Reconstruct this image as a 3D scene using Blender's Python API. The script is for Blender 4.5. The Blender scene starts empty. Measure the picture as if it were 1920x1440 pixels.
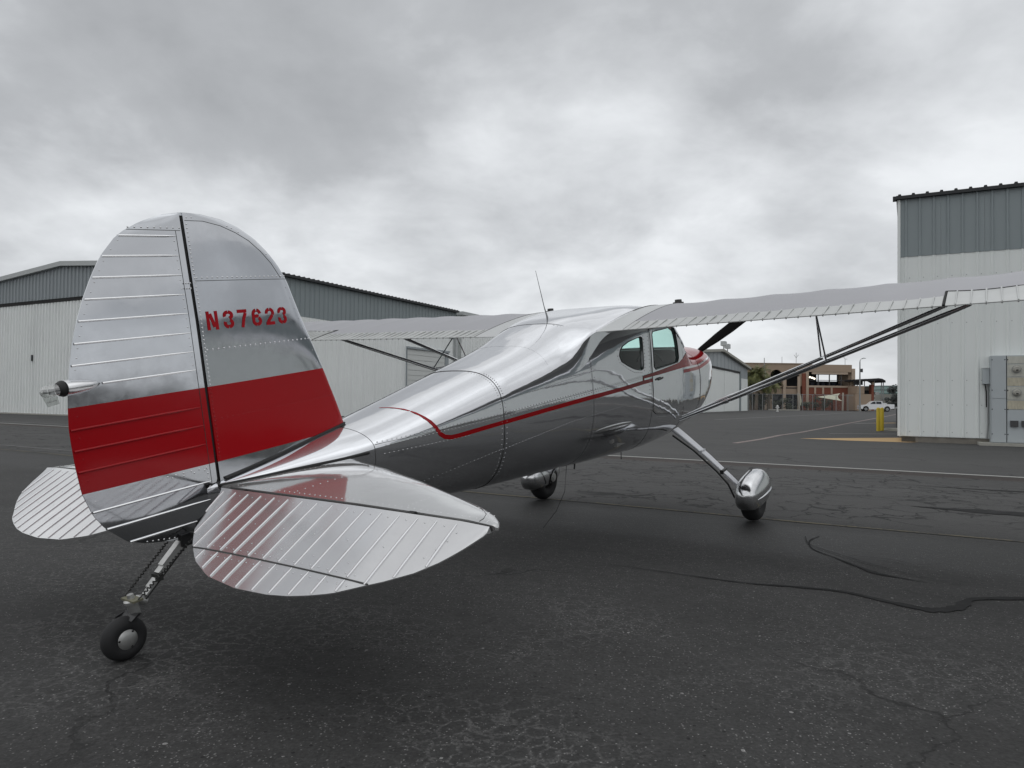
import bpy, bmesh, math, random
from mathutils import Vector, Matrix
import numpy as np

random.seed(7)
sc = bpy.context.scene
COL = sc.collection

# ------------------------------------------------------------------ camera
CAM_H, PITCH, ROLL = 1.04, 0.0224, 0.012
cam_d = bpy.data.cameras.new('camera')
cam = bpy.data.objects.new('camera', cam_d); COL.objects.link(cam)
cam_d.sensor_width = 36.0; cam_d.lens = 36.0 * 1340 / 1920
cam_d.clip_start = 0.05; cam_d.clip_end = 6000
_c, _s, _cp, _sp = math.cos(ROLL), math.sin(ROLL), math.cos(PITCH), math.sin(PITCH)
_r = Vector((_c, -_s * _sp, _s * _cp)); _u = Vector((-_s, -_c * _sp, _c * _cp)); _b = Vector((0, -_cp, -_sp))
cam.matrix_world = Matrix(((_r.x, _u.x, _b.x, 0), (_r.y, _u.y, _b.y, 0), (_r.z, _u.z, _b.z, CAM_H), (0, 0, 0, 1)))
sc.camera = cam

# ------------------------------------------------------------------ light
SUN_EL, SUN_AZ = math.radians(66), math.radians(190)      # azimuth from +Y towards +X
sun_dir = Vector((math.sin(SUN_AZ) * math.cos(SUN_EL), math.cos(SUN_AZ) * math.cos(SUN_EL), math.sin(SUN_EL)))
sl = bpy.data.lights.new('sun', 'SUN'); sl.energy = 0.5; sl.angle = math.radians(160); sl.color = (1.0, 0.97, 0.93)
so = bpy.data.objects.new('sun', sl); COL.objects.link(so)
so.rotation_euler = (-sun_dir).to_track_quat('-Z', 'Y').to_euler()
sc.view_settings.view_transform = 'Standard'; sc.view_settings.look = 'None'
sc.view_settings.gamma = 1.0; sc.view_settings.exposure = 0.22
sc.cycles.max_bounces = 10; sc.cycles.glossy_bounces = 6; sc.cycles.transparent_max_bounces = 12


class NT:
    """tiny node-tree helper"""
    def __init__(s, tree): s.t = tree; s.n = tree.nodes; s.l = tree.links
    def add(s, typ, **kw):
        n = s.n.new(typ)
        for k, v in kw.items():
            if k in n.inputs.keys() if isinstance(k, str) else False: s.set(n.inputs[k], v)
            else: setattr(n, k, v)
        return n
    def set(s, sock, v):
        if isinstance(v, bpy.types.NodeSocket): s.l.new(v, sock)
        elif isinstance(v, (tuple, list)) and sock.type == 'RGBA' and len(v) == 3: sock.default_value = (*v, 1)
        else: sock.default_value = v
    def math(s, op, a, b=0.0, clamp=False, c=None):
        n = s.n.new('ShaderNodeMath'); n.operation = op; n.use_clamp = clamp
        s.set(n.inputs[0], a); s.set(n.inputs[1], b)
        if c is not None: s.set(n.inputs[2], c)
        return n.outputs[0]
    def vmath(s, op, a, b=(0, 0, 0)):
        n = s.n.new('ShaderNodeVectorMath'); n.operation = op
        s.set(n.inputs[0], a); s.set(n.inputs[1], b)
        return n.outputs['Value'] if op in ('DOT_PRODUCT', 'LENGTH') else n.outputs[0]
    def mix(s, f, a, b, blend='MIX'):
        n = s.n.new('ShaderNodeMix'); n.data_type = 'RGBA'; n.blend_type = blend
        s.set(n.inputs[0], f); s.set(n.inputs[6], a); s.set(n.inputs[7], b)
        return n.outputs[2]
    def noise(s, vec, scale, detail=3.0, rough=0.55, dist=0.0):
        n = s.n.new('ShaderNodeTexNoise'); s.set(n.inputs['Vector'], vec)
        n.inputs['Scale'].default_value = scale; n.inputs['Detail'].default_value = detail
        n.inputs['Roughness'].default_value = rough; n.inputs['Distortion'].default_value = dist
        return n
    def voro(s, vec, scale, feature='F1'):
        n = s.n.new('ShaderNodeTexVoronoi'); n.feature = feature
        s.set(n.inputs['Vector'], vec); n.inputs['Scale'].default_value = scale
        return n
    def ramp(s, f, stops):
        n = s.n.new('ShaderNodeValToRGB'); s.set(n.inputs[0], f); cr = n.color_ramp
        while len(cr.elements) < len(stops): cr.elements.new(0.5)
        for e, (p, c) in zip(cr.elements, stops):
            e.position = p; e.color = (c, c, c, 1) if not isinstance(c, tuple) else (*c, 1)
        return n.outputs[0]
    def step(s, v, lo, hi):
        n = s.n.new('ShaderNodeMapRange'); n.interpolation_type = 'SMOOTHSTEP'
        s.set(n.inputs[0], v); n.inputs[1].default_value = lo; n.inputs[2].default_value = hi
        return n.outputs[0]


# ------------------------------------------------------------------ world: overcast cloud deck over a Nishita sky
world = bpy.data.worlds.new('World'); sc.world = world; world.use_nodes = True
w = NT(world.node_tree); w.n.clear()
sky = w.add('ShaderNodeTexSky', sky_type='NISHITA', sun_disc=False, sun_elevation=SUN_EL, sun_rotation=SUN_AZ)
tc = w.add('ShaderNodeTexCoord')
dirv = w.vmath('NORMALIZE', tc.outputs['Generated'])
sep = w.add('ShaderNodeSeparateXYZ'); w.set(sep.inputs[0], dirv)
dz = w.math('MAXIMUM', sep.outputs[2], 0.0)
den = w.math('ADD', dz, 0.34)
cmb = w.add('ShaderNodeCombineXYZ')
w.set(cmb.inputs[0], w.math('DIVIDE', sep.outputs[0], den)); w.set(cmb.inputs[1], w.math('DIVIDE', sep.outputs[1], den))
cmb.inputs[2].default_value = 3.7
p_cl = w.vmath('ADD', cmb.outputs[0], (9.4, 5.1, 0))
big = w.noise(p_cl, 0.75, 2.0, 0.5, 0.1).outputs[0]
med = w.noise(p_cl, 2.2, 6.0, 0.54, 0.25).outputs[0]
fine = w.noise(p_cl, 7.5, 5.0, 0.55, 0.2).outputs[0]
v = w.math('ADD', w.math('MULTIPLY', big, 0.50), w.math('MULTIPLY', med, 0.41))
v = w.math('ADD', v, w.math('MULTIPLY', fine, 0.11))


def lobe(az, el, k, amt):
    """broad thick or thin part of the cloud deck"""
    az, el = math.radians(az), math.radians(el)
    d = (math.sin(az) * math.cos(el), math.cos(az) * math.cos(el), math.sin(el))
    return w.math('MULTIPLY', w.math('POWER', w.math('MAXIMUM', w.vmath('DOT_PRODUCT', dirv, d), 0.0), k), amt)


for args in ((-24, 22, 14.0, -0.13), (8, 19, 45.0, 0.17), (33, 26, 40.0, 0.12), (3, 15, 260.0, -0.07), (22, 20, 200.0, -0.05), (-28, 10, 140.0, 0.09), (-12, 9, 160.0, 0.08), (16, 7, 60.0, 0.03)):
    v = w.math('ADD', v, lobe(*args))
lum = w.ramp(v, [(0.36, 0.37), (0.46, 0.45), (0.54, 0.60), (0.63, 0.78), (0.76, 0.90)])
up = w.step(dz, 0.34, 0.85)
lum = w.math('MULTIPLY', lum, w.math('ADD', 1.0, w.math('MULTIPLY', up, 0.24)))
hz = w.math('POWER', w.math('SUBTRACT', 1.0, dz), 16.0)
lum = w.math('ADD', w.math('MULTIPLY', lum, w.math('SUBTRACT', 1.0, w.math('MULTIPLY', hz, 0.6))), w.math('MULTIPLY', hz, 0.42))
ccol = w.mix(lum, (0.915, 0.948, 1.0), (0.955, 0.980, 1.0))
cloud = w.mix(1.0, ccol, (1, 1, 1), 'MULTIPLY')
cs_ = w.add('ShaderNodeVectorMath', operation='SCALE'); w.set(cs_.inputs[0], cloud); w.set(cs_.inputs['Scale'], w.math('MULTIPLY', lum, 10.0))
fin_c = w.mix(0.97, sky.outputs[0], cs_.outputs[0])
bg = w.add('ShaderNodeBackground'); w.set(bg.inputs[0], fin_c); bg.inputs[1].default_value = 0.1
wo = w.add('ShaderNodeOutputWorld'); w.l.new(bg.outputs[0], wo.inputs[0])


# ------------------------------------------------------------------ materials
def mat(name, col, rough=0.5, metal=0.0, spec=0.5, var=0.0, vscale=3.0, bump=0.0, bscale=20.0, coat=0.0, stretch=None, bdetail=3.0, grime=0.0):
    m = bpy.data.materials.new(name); m.use_nodes = True
    t = NT(m.node_tree); b = t.n['Principled BSDF']
    b.inputs['Base Color'].default_value = (*col, 1); b.inputs['Roughness'].default_value = rough
    b.inputs['Metallic'].default_value = metal; b.inputs['Specular IOR Level'].default_value = spec
    b.inputs['Coat Weight'].default_value = coat; b.inputs['Coat Roughness'].default_value = 0.05
    m.diffuse_color = (*col, 1)
    if var or bump or grime:
        c = t.add('ShaderNodeTexCoord'); vec = c.outputs['Object']
        if stretch: vec = t.vmath('MULTIPLY', vec, stretch)
        if var:
            n = t.noise(vec, vscale, 5.0, 0.6)
            f = t.math('MULTIPLY', t.math('SUBTRACT', n.outputs[0], 0.5), 2.0 * var)
            k = t.math('ADD', 1.0, f)
            sc_ = t.add('ShaderNodeVectorMath', operation='SCALE'); sc_.inputs[0].default_value = col; t.set(sc_.inputs['Scale'], k)
            t.set(b.inputs['Base Color'], sc_.outputs[0])
            t.set(b.inputs['Roughness'], t.math('ADD', rough, t.math('MULTIPLY', f, -0.35), True))
        if bump:
            n2 = t.noise(vec, bscale, bdetail, 0.5)
            bn = t.add('ShaderNodeBump'); bn.inputs['Distance'].default_value = bump; bn.inputs['Strength'].default_value = 1.0
            t.set(bn.inputs['Height'], n2.outputs[0]); t.set(b.inputs['Normal'], bn.outputs[0])
    return m


def alu(name, col, rough, waves, scuff=0.0, red_band=None, metal=1.0):
    """aluminium skin: slow oil-canning ripple, fine scuffs; optional painted red band between two heights of the part"""
    m = bpy.data.materials.new(name); m.use_nodes = True
    t = NT(m.node_tree); b = t.n['Principled BSDF']
    c = t.add('ShaderNodeTexCoord'); ob = c.outputs['Object']
    b.inputs['Metallic'].default_value = metal
    sc_n = t.noise(t.vmath('MULTIPLY', ob, (6, 6, 6)), 3.0, 8.0, 0.7)
    spots = t.step(t.noise(ob, 38.0, 3.0, 0.6).outputs[0], 0.66, 0.80)
    r = t.math('ADD', rough, t.math('MULTIPLY', t.math('SUBTRACT', sc_n.outputs[0], 0.5), scuff * 2.0), True)
    r = t.math('ADD', r, t.math('MULTIPLY', spots, scuff * 0.35), True)
    alc = t.mix(t.math('MULTIPLY', sc_n.outputs[0], 0.5 if scuff else 0.15), col, tuple(x * 0.80 for x in col))
    h = t.math('MULTIPLY', 0.0, 0.0)
    for (vec, sc, amp) in waves:
        n = t.noise(t.vmath('MULTIPLY', ob, vec), sc, 2.0, 0.45)
        h = t.math('ADD', h, t.math('MULTIPLY', n.outputs[0], amp))
    bn = t.add('ShaderNodeBump'); bn.inputs['Distance'].default_value = 1.0; bn.inputs['Strength'].default_value = 1.0
    t.set(bn.inputs['Height'], h); t.set(b.inputs['Normal'], bn.outputs[0])
    if red_band:
        sp = t.add('ShaderNodeSeparateXYZ'); t.set(sp.inputs[0], ob)
        f = t.math('MULTIPLY', t.math('GREATER_THAN', sp.outputs[2], red_band[0]), t.math('LESS_THAN', sp.outputs[2], red_band[1]))
        t.set(b.inputs['Base Color'], t.mix(f, alc, RED)); b.inputs['Specular IOR Level'].default_value = 0.32
        t.set(b.inputs['Metallic'], t.math('SUBTRACT', 1.0, f))
        t.set(b.inputs['Roughness'], t.math('ADD', t.math('MULTIPLY', f, 0.13), t.math('MULTIPLY', t.math('SUBTRACT', 1.0, f), r)))
    else:
        t.set(b.inputs['Base Color'], alc); t.set(b.inputs['Roughness'], r)
    return m


RED = (0.32, 0.0028, 0.0065)
M = {}
M['polish'] = alu('polished aluminium', (0.79, 0.80, 0.825), 0.070, [((1.0, 2.2, 2.2), 1.0, 0.0042), ((0.25, 9, 9), 1.0, 0.0013), ((4, 5, 5), 1.0, 0.0016), ((11, 11, 11), 1.0, 0.00028)], 0.035, metal=0.94)
M['tail'] = alu('worn aluminium with red band', (0.61, 0.625, 0.65), 0.09, [((1.6, 1.6, 1.6), 1.0, 0.0055), ((5, 5, 5), 1.0, 0.0012)], 0.10, (0.678, 1.007))
M['tailh'] = alu('worn aluminium', (0.66, 0.66, 0.665), 0.19, [((2, 2, 2), 1.0, 0.0030), ((6, 6, 6), 1.0, 0.0008)], 0.12, metal=0.72)
M['stab'] = alu('polished tailplane aluminium', (0.72, 0.72, 0.71), 0.07, [((2, 2, 2), 1.0, 0.0045), ((7, 7, 7), 1.0, 0.0008)], 0.05, metal=0.76)
M['pant'] = alu('wheel fairing aluminium', (0.74, 0.745, 0.755), 0.17, [((3, 3, 3), 1.0, 0.0012)], 0.06)
M['bright'] = alu('bright aluminium edge', (0.74, 0.74, 0.75), 0.24, [((5, 5, 5), 1.0, 0.0004)], 0.06)
M['door'] = alu('dented door aluminium', (0.78, 0.79, 0.81), 0.075, [((1.0, 1.0, 0.45), 5.0, 0.0075), ((1, 1, 1), 13.0, 0.0016)], 0.035, metal=0.94)
M['cowl'] = alu('dented cowl aluminium', (0.76, 0.77, 0.79), 0.085, [((1, 1, 1), 3.2, 0.0070), ((1, 1, 1), 11.0, 0.0012)], 0.035, metal=0.94)
M['rivet'] = mat('rivet aluminium', (0.62, 0.62, 0.63), 0.16, 1.0)
M['red'] = mat('red enamel', (0.27, 0.003, 0.006), 0.12, spec=0.25)
M['redletter'] = mat('red letter paint', (0.36, 0.006, 0.013), 0.5, spec=0.15)
M['black'] = mat('black rubber', (0.012, 0.012, 0.012), 0.6)
M['tyre'] = mat('tyre rubber', (0.010, 0.010, 0.011), 0.75, bump=0.001, bscale=60)
M['blackpaint'] = mat('black paint', (0.010, 0.010, 0.011), 0.45)
M['steel'] = mat('dull steel', (0.50, 0.50, 0.49), 0.42, 0.85, var=0.3, vscale=30)
M['darksteel'] = mat('dark oily steel', (0.06, 0.06, 0.058), 0.45, 0.6, var=0.3, vscale=30)
M['brass'] = mat('yellowed metal', (0.26, 0.25, 0.18), 0.5, 0.7)
M['strut'] = mat('strut aluminium', (0.80, 0.81, 0.82), 0.17, 1.0, var=0.08, vscale=9)
M['gearleg'] = mat('silver painted spring leg', (0.70, 0.71, 0.74), 0.38, 0.15)
M['fabric'] = mat('silver doped fabric', (0.335, 0.335, 0.355), 0.45, 0.15, var=0.06, vscale=2.0)
M['wingmetal'] = mat('wing sheet metal', (0.50, 0.51, 0.50), 0.36, 0.6, var=0.10, vscale=5.0, bump=0.0012, bscale=5)
M['rootmetal'] = mat('wing root sheet', (0.54, 0.55, 0.545), 0.3, 0.6, var=0.06, vscale=4.0, bump=0.001, bscale=4)
M['interior'] = mat('cabin lining', (0.22, 0.22, 0.215), 0.8)
M['seat'] = mat('seat cloth', (0.20, 0.20, 0.195), 0.85, bump=0.004, bscale=25)
M['panel'] = mat('instrument panel', (0.03, 0.03, 0.03), 0.6)
M['prop'] = mat('propeller back, matt black', (0.006, 0.006, 0.006), 0.8, spec=0.08)


def glass(name, tint, gl=0.12, rough=0.02):
    m = bpy.data.materials.new(name); m.use_nodes = True
    t = NT(m.node_tree); t.n.clear()
    tr = t.add('ShaderNodeBsdfTransparent'); tr.inputs[0].default_value = (*tint, 1)
    g = t.add('ShaderNodeBsdfGlossy'); g.inputs['Roughness'].default_value = rough
    fr = t.add('ShaderNodeLayerWeight'); fr.inputs[0].default_value = 0.5
    fac = t.math('ADD', gl + 0.035, t.math('MULTIPLY', t.math('POWER', fr.outputs['Facing'], 4.0), 0.7), True)
    mx = t.add('ShaderNodeMixShader'); t.set(mx.inputs[0], fac)
    t.l.new(tr.outputs[0], mx.inputs[1]); t.l.new(g.outputs[0], mx.inputs[2])
    o = t.add('ShaderNodeOutputMaterial'); t.l.new(mx.outputs[0], o.inputs[0])
    return m


M['glass'] = glass('cabin glazing', (0.74, 0.92, 0.88), 0.02)
M['lens'] = glass('clear lens', (0.90, 0.91, 0.90), 0.22)
M['plate'] = glass('clear acrylic plate', (0.86, 0.87, 0.86), 0.05)


def siding(name, col, stain=0.10, streak=(5, 5, 0.25)):
    """painted steel siding: faint vertical dirt streaks and dusty patches"""
    m = bpy.data.materials.new(name); m.use_nodes = True
    t = NT(m.node_tree); b = t.n['Principled BSDF']
    g = t.add('ShaderNodeNewGeometry'); pos = g.outputs['Position']
    a = t.noise(t.vmath('MULTIPLY', pos, streak), 1.0, 5.0, 0.65).outputs[0]
    d = t.noise(pos, 0.5, 4.0, 0.6).outputs[0]
    k = t.math('ADD', 1.0 - stain, t.math('MULTIPLY', t.math('ADD', a, d), stain))
    s_ = t.add('ShaderNodeVectorMath', operation='SCALE'); s_.inputs[0].default_value = col; t.set(s_.inputs['Scale'], k)
    t.set(b.inputs['Base Color'], s_.outputs[0]); b.inputs['Roughness'].default_value = 0.5
    b.inputs['Specular IOR Level'].default_value = 0.3
    m.diffuse_color = (*col, 1)
    return m


M['white_siding'] = siding('white steel siding', (0.80, 0.82, 0.81), 0.14)
M['white_siding2'] = siding('white steel siding, cooler', (0.74, 0.77, 0.755), 0.10)
M['grey_siding'] = siding('blue grey steel siding', (0.25, 0.285, 0.295), 0.12)
M['grey_siding2'] = siding('blue grey steel siding, paler', (0.30, 0.33, 0.345), 0.12)
M['trim'] = mat('pale grey flashing', (0.42, 0.44, 0.44), 0.5, var=0.08)
M['eave'] = mat('dark eave flashing', (0.02, 0.022, 0.024), 0.6)
M['gap'] = mat('dark recess', (0.012, 0.012, 0.012), 0.8)
M['concrete'] = mat('dirty concrete', (0.20, 0.185, 0.16), 0.9, var=0.35, vscale=4, bump=0.01, bscale=12)
M['concrete2'] = mat('pale concrete', (0.34, 0.335, 0.30), 0.9, var=0.2, vscale=6)
M['roof'] = mat('roof sheet', (0.30, 0.31, 0.32), 0.5)
M['door_white'] = siding('white door slats', (0.60, 0.615, 0.60), 0.08)
M['cab_grey'] = mat('grey cabinet paint', (0.40, 0.435, 0.45), 0.5, var=0.05)
M['tan'] = mat('tan stucco', (0.36, 0.275, 0.205), 0.9, var=0.10, vscale=0.6)
M['tanlight'] = mat('pale tan stucco', (0.44, 0.35, 0.27), 0.9, var=0.08, vscale=0.8)
M['brickred'] = mat('red brick', (0.20, 0.065, 0.040), 0.9, var=0.25, vscale=3)
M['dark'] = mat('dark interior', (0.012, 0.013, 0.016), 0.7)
M['darkblue'] = mat('dark furniture', (0.02, 0.024, 0.04), 0.7)
M['mullion'] = mat('dark window frame', (0.05, 0.05, 0.052), 0.5)
M['palegreen'] = mat('pale green cladding', (0.24, 0.34, 0.32), 0.5)
M['palegreen2'] = mat('darker green glazing', (0.13, 0.20, 0.19), 0.4)
M['yellow'] = mat('yellow paint', (0.55, 0.40, 0.02), 0.5, var=0.12, vscale=8)
M['white'] = mat('white car paint', (0.74, 0.75, 0.76), 0.25, coat=0.4)
M['carglass'] = mat('dark car glass', (0.02, 0.024, 0.03), 0.08)
M['galv'] = mat('galvanised steel', (0.30, 0.31, 0.31), 0.5, 0.5)
M['sail'] = mat('cream shade cloth', (0.55, 0.55, 0.43), 0.8)
M['wood'] = mat('pale post', (0.42, 0.38, 0.32), 0.8)
M['canopy'] = mat('black canopy cloth', (0.015, 0.015, 0.017), 0.8)
M['bark'] = mat('palm trunk', (0.16, 0.13, 0.10), 0.95, var=0.3, vscale=6)
M['leafwhite'] = mat('white plaster', (0.62, 0.62, 0.60), 0.7)


def foliage(name, a, b_):
    m = bpy.data.materials.new(name); m.use_nodes = True
    t = NT(m.node_tree); b = t.n['Principled BSDF']
    g = t.add('ShaderNodeNewGeometry')
    n = t.noise(g.outputs['Position'], 2.2, 3.0, 0.6).outputs[0]
    t.set(b.inputs['Base Color'], t.mix(t.step(n, 0.35, 0.65), a, b_)); b.inputs['Roughness'].default_value = 0.6
    return m


M['palmleaf'] = foliage('palm leaf', (0.06, 0.07, 0.022), (0.17, 0.18, 0.055))
M['shrub'] = foliage('shrub leaf', (0.022, 0.030, 0.018), (0.06, 0.075, 0.04))
M['darkleaf'] = foliage('dark tree leaf', (0.030, 0.036, 0.034), (0.065, 0.075, 0.07))


def asphalt():
    m = bpy.data.materials.new('asphalt'); m.use_nodes = True
    t = NT(m.node_tree); b = t.n['Principled BSDF']
    tcn = t.add('ShaderNodeTexCoord'); P = tcn.outputs['Object']
    n_ = t.vmath('DOT_PRODUCT', P, (0.507, 0.862, 0))                 # distance across the apron lanes
    s_ = t.vmath('DOT_PRODUCT', P, (0.862, -0.507, 0))
    cb = t.add('ShaderNodeCombineXYZ'); t.set(cb.inputs[0], t.math('MULTIPLY', s_, 0.35)); t.set(cb.inputs[1], n_)
    lane = cb.outputs[0]
    wob = t.noise(P, 0.9, 3.0).outputs[0]
    nw = t.math('ADD', n_, t.math('MULTIPLY', t.math('SUBTRACT', wob, 0.5), 0.5))
    near = t.math('SUBTRACT', 1.0, t.step(nw, 5.6, 7.0))              # coarse aggregate in front
    midz = t.math('MULTIPLY', t.step(nw, 6.4, 7.2), t.math('SUBTRACT', 1.0, t.step(n_, 12.0, 12.3)))
    big = t.noise(P, 0.35, 4.0, 0.6).outputs[0]
    streak = t.noise(lane, 1.6, 4.0, 0.6).outputs[0]
    grain = t.noise(P, 70.0, 3.0, 0.7).outputs[0]
    grain2 = t.noise(P, 16.0, 4.0, 0.65).outputs[0]
    v = t.math('ADD', 0.035, t.math('MULTIPLY', t.math('SUBTRACT', big, 0.5), 0.030))
    v = t.math('ADD', v, t.math('MULTIPLY', t.math('SUBTRACT', streak, 0.5), 0.030))
    v = t.math('ADD', v, t.math('MULTIPLY', t.math('SUBTRACT', grain2, 0.5), 0.036))
    v = t.math('MULTIPLY', v, t.math('ADD', 0.10, t.math('MULTIPLY', grain, 1.8)))
    v = t.math('ADD', v, t.math('MULTIPLY', midz, 0.019))
    far = t.step(n_, 12.6, 13.0)
    v = t.math('ADD', v, t.math('MULTIPLY', far, 0.021))
    # dark band where wheels polished the surface, next to the seam
    band = t.math('MULTIPLY', t.step(nw, 4.9, 5.5), t.math('SUBTRACT', 1.0, t.step(nw, 6.3, 6.8)))
    v = t.math('MULTIPLY', v, t.math('SUBTRACT', 1.0, t.math('MULTIPLY', band, t.math('MULTIPLY', streak, 0.62))))
    # stones showing through: two sizes, uneven density, a few bigger tan ones
    pw = t.vmath('ADD', P, t.vmath('MULTIPLY', t.noise(P, 120.0, 2.0).outputs[1], (0.008, 0.008, 0)))
    dens = t.step(t.noise(P, 1.7, 4.0, 0.65).outputs[0], 0.30, 0.75)
    vo = t.voro(pw, 150.0)
    rnd = t.add('ShaderNodeSeparateColor'); t.set(rnd.inputs[0], vo.outputs['Color'])
    stone = t.math('MULTIPLY', t.math('GREATER_THAN', rnd.outputs[0], t.math('SUBTRACT', 0.97, t.math('MULTIPLY', dens, 0.22))), t.math('SUBTRACT', 1.0, t.step(vo.outputs['Distance'], 0.25, 0.6)))
    stone = t.math('MULTIPLY', stone, t.math('ADD', 0.15, near, True))
    v = t.math('ADD', v, t.math('MULTIPLY', stone, t.math('MULTIPLY', t.math('POWER', rnd.outputs[1], 2.0), 0.24)))
    vo2 = t.voro(pw, 48.0)
    rn2 = t.add('ShaderNodeSeparateColor'); t.set(rn2.inputs[0], vo2.outputs['Color'])
    st2 = t.math('MULTIPLY', t.math('GREATER_THAN', rn2.outputs[0], 0.985), t.math('LESS_THAN', vo2.outputs['Distance'], t.math('MULTIPLY', rn2.outputs[1], 0.38)))
    st2 = t.math('MULTIPLY', st2, t.math('ADD', 0.3, near, True))
    v = t.math('ADD', v, t.math('MULTIPLY', st2, t.math('MULTIPLY', rn2.outputs[2], 0.20)))
    pit = t.math('MULTIPLY', t.math('LESS_THAN', rn2.outputs[0], 0.02), t.math('LESS_THAN', vo2.outputs['Distance'], 0.32))
    v = t.math('MULTIPLY', v, t.math('SUBTRACT', 1.0, t.math('MULTIPLY', pit, 0.7)))
    # worn pale web between patches of binder in the foreground
    dst = t.noise(P, 9.0, 3.0).outputs[1]
    pv = t.vmath('ADD', P, t.vmath('MULTIPLY', dst, (0.10, 0.10, 0)))
    web = t.voro(pv, 13.0, 'DISTANCE_TO_EDGE').outputs['Distance']
    webm = t.math('SUBTRACT', 1.0, t.step(web, 0.02, 0.11))
    wmask = t.math('MULTIPLY', t.step(t.noise(P, 0.8, 3.0).outputs[0], 0.40, 0.62), t.math('SUBTRACT', 1.0, t.step(n_, 2.4, 4.6)))
    webm = t.math('MULTIPLY', t.math('MULTIPLY', webm, wmask), t.step(grain, 0.35, 0.65))
    v = t.math('ADD', v, t.math('MULTIPLY', webm, 0.07))
    # cracks
    cdist = t.noise(P, 2.4, 4.0, 0.6).outputs[1]
    pc = t.vmath('ADD', P, t.vmath('MULTIPLY', cdist, (0.55, 0.55, 0)))
    c1 = t.voro(pc, 2.6, 'DISTANCE_TO_EDGE').outputs['Distance']
    c2 = t.voro(t.vmath('ADD', pc, (7.3, 2.1, 0)), 0.42, 'DISTANCE_TO_EDGE').outputs['Distance']
    br = t.step(t.noise(P, 1.1, 3.0).outputs[0], 0.38, 0.55)
    k1 = t.math('MULTIPLY', t.math('MULTIPLY', t.math('SUBTRACT', 1.0, t.step(c1, 0.012, 0.042)), midz), br)
    k2 = t.math('MULTIPLY', t.math('SUBTRACT', 1.0, t.step(c2, 0.0012, 0.0045)), t.step(t.noise(P, 0.45, 3.0).outputs[0], 0.46, 0.58))
    k2 = t.math('MULTIPLY', k2, t.math('SUBTRACT', 1.0, t.math('MULTIPLY', near, 0.35)))
    crack = t.math('MAXIMUM', k1, k2)
    v = t.math('MULTIPLY', v, t.math('SUBTRACT', 1.0, t.math('MULTIPLY', crack, 0.86)))
    v = t.math('MAXIMUM', v, 0.004)
    # gutter strip beyond the lanes: reddish, crumbling
    gut = t.math('MULTIPLY', t.step(n_, 12.0, 12.15), t.math('SUBTRACT', 1.0, t.step(n_, 12.6, 12.66)))
    hue = t.mix(gut, (1.0, 0.985, 0.965), (1.05, 0.82, 0.72))
    sv = t.add('ShaderNodeVectorMath', operation='SCALE'); t.set(sv.inputs[0], hue); t.set(sv.inputs['Scale'], v)
    t.set(b.inputs['Base Color'], sv.outputs[0])
    t.set(b.inputs['Roughness'], t.math('SUBTRACT', 0.82, t.math('MULTIPLY', band, 0.18)))
    b.inputs['Specular IOR Level'].default_value = 0.35
    hgt = t.math('ADD', t.math('MULTIPLY', grain, 0.5), t.math('MULTIPLY', grain2, 0.8))
    hgt = t.math('SUBTRACT', hgt, t.math('MULTIPLY', crack, 1.5))
    bn = t.add('ShaderNodeBump'); bn.inputs['Distance'].default_value = 0.006; bn.inputs['Strength'].default_value = 0.7
    t.set(bn.inputs['Height'], hgt); t.set(b.inputs['Normal'], bn.outputs[0])
    return m


def paintline(name, col, wear):
    """road paint worn through to the asphalt"""
    m = bpy.data.materials.new(name); m.use_nodes = True
    t = NT(m.node_tree); b = t.n['Principled BSDF']
    g = t.add('ShaderNodeNewGeometry'); P = g.outputs['Position']
    n = t.noise(P, 22.0, 5.0, 0.7).outputs[0]; n2 = t.noise(P, 2.0, 3.0).outputs[0]
    f = t.step(t.math('ADD', t.math('MULTIPLY', n, 0.6), t.math('MULTIPLY', n2, 0.4)), wear - 0.06, wear + 0.06)
    t.set(b.inputs['Base Color'], t.mix(f, (0.034, 0.033, 0.032), col)); b.inputs['Roughness'].default_value = 0.8
    return m


M['asphalt'] = asphalt()
M['line_white'] = paintline('worn white line', (0.36, 0.36, 0.34), 0.36)
M['line_pink'] = paintline('faded pinkish line', (0.25, 0.20, 0.185), 0.42)
M['line_yellow'] = paintline('worn yellow line', (0.11, 0.095, 0.055), 0.50)
M['line_orange'] = paintline('orange kerb paint', (0.50, 0.33, 0.15), 0.34)
M['line_faint'] = paintline('faint grey line', (0.15, 0.15, 0.145), 0.44)
M['tar'] = mat('tar crack filler', (0.024, 0.024, 0.0245), 0.85, spec=0.15, var=0.4, vscale=6)


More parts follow.
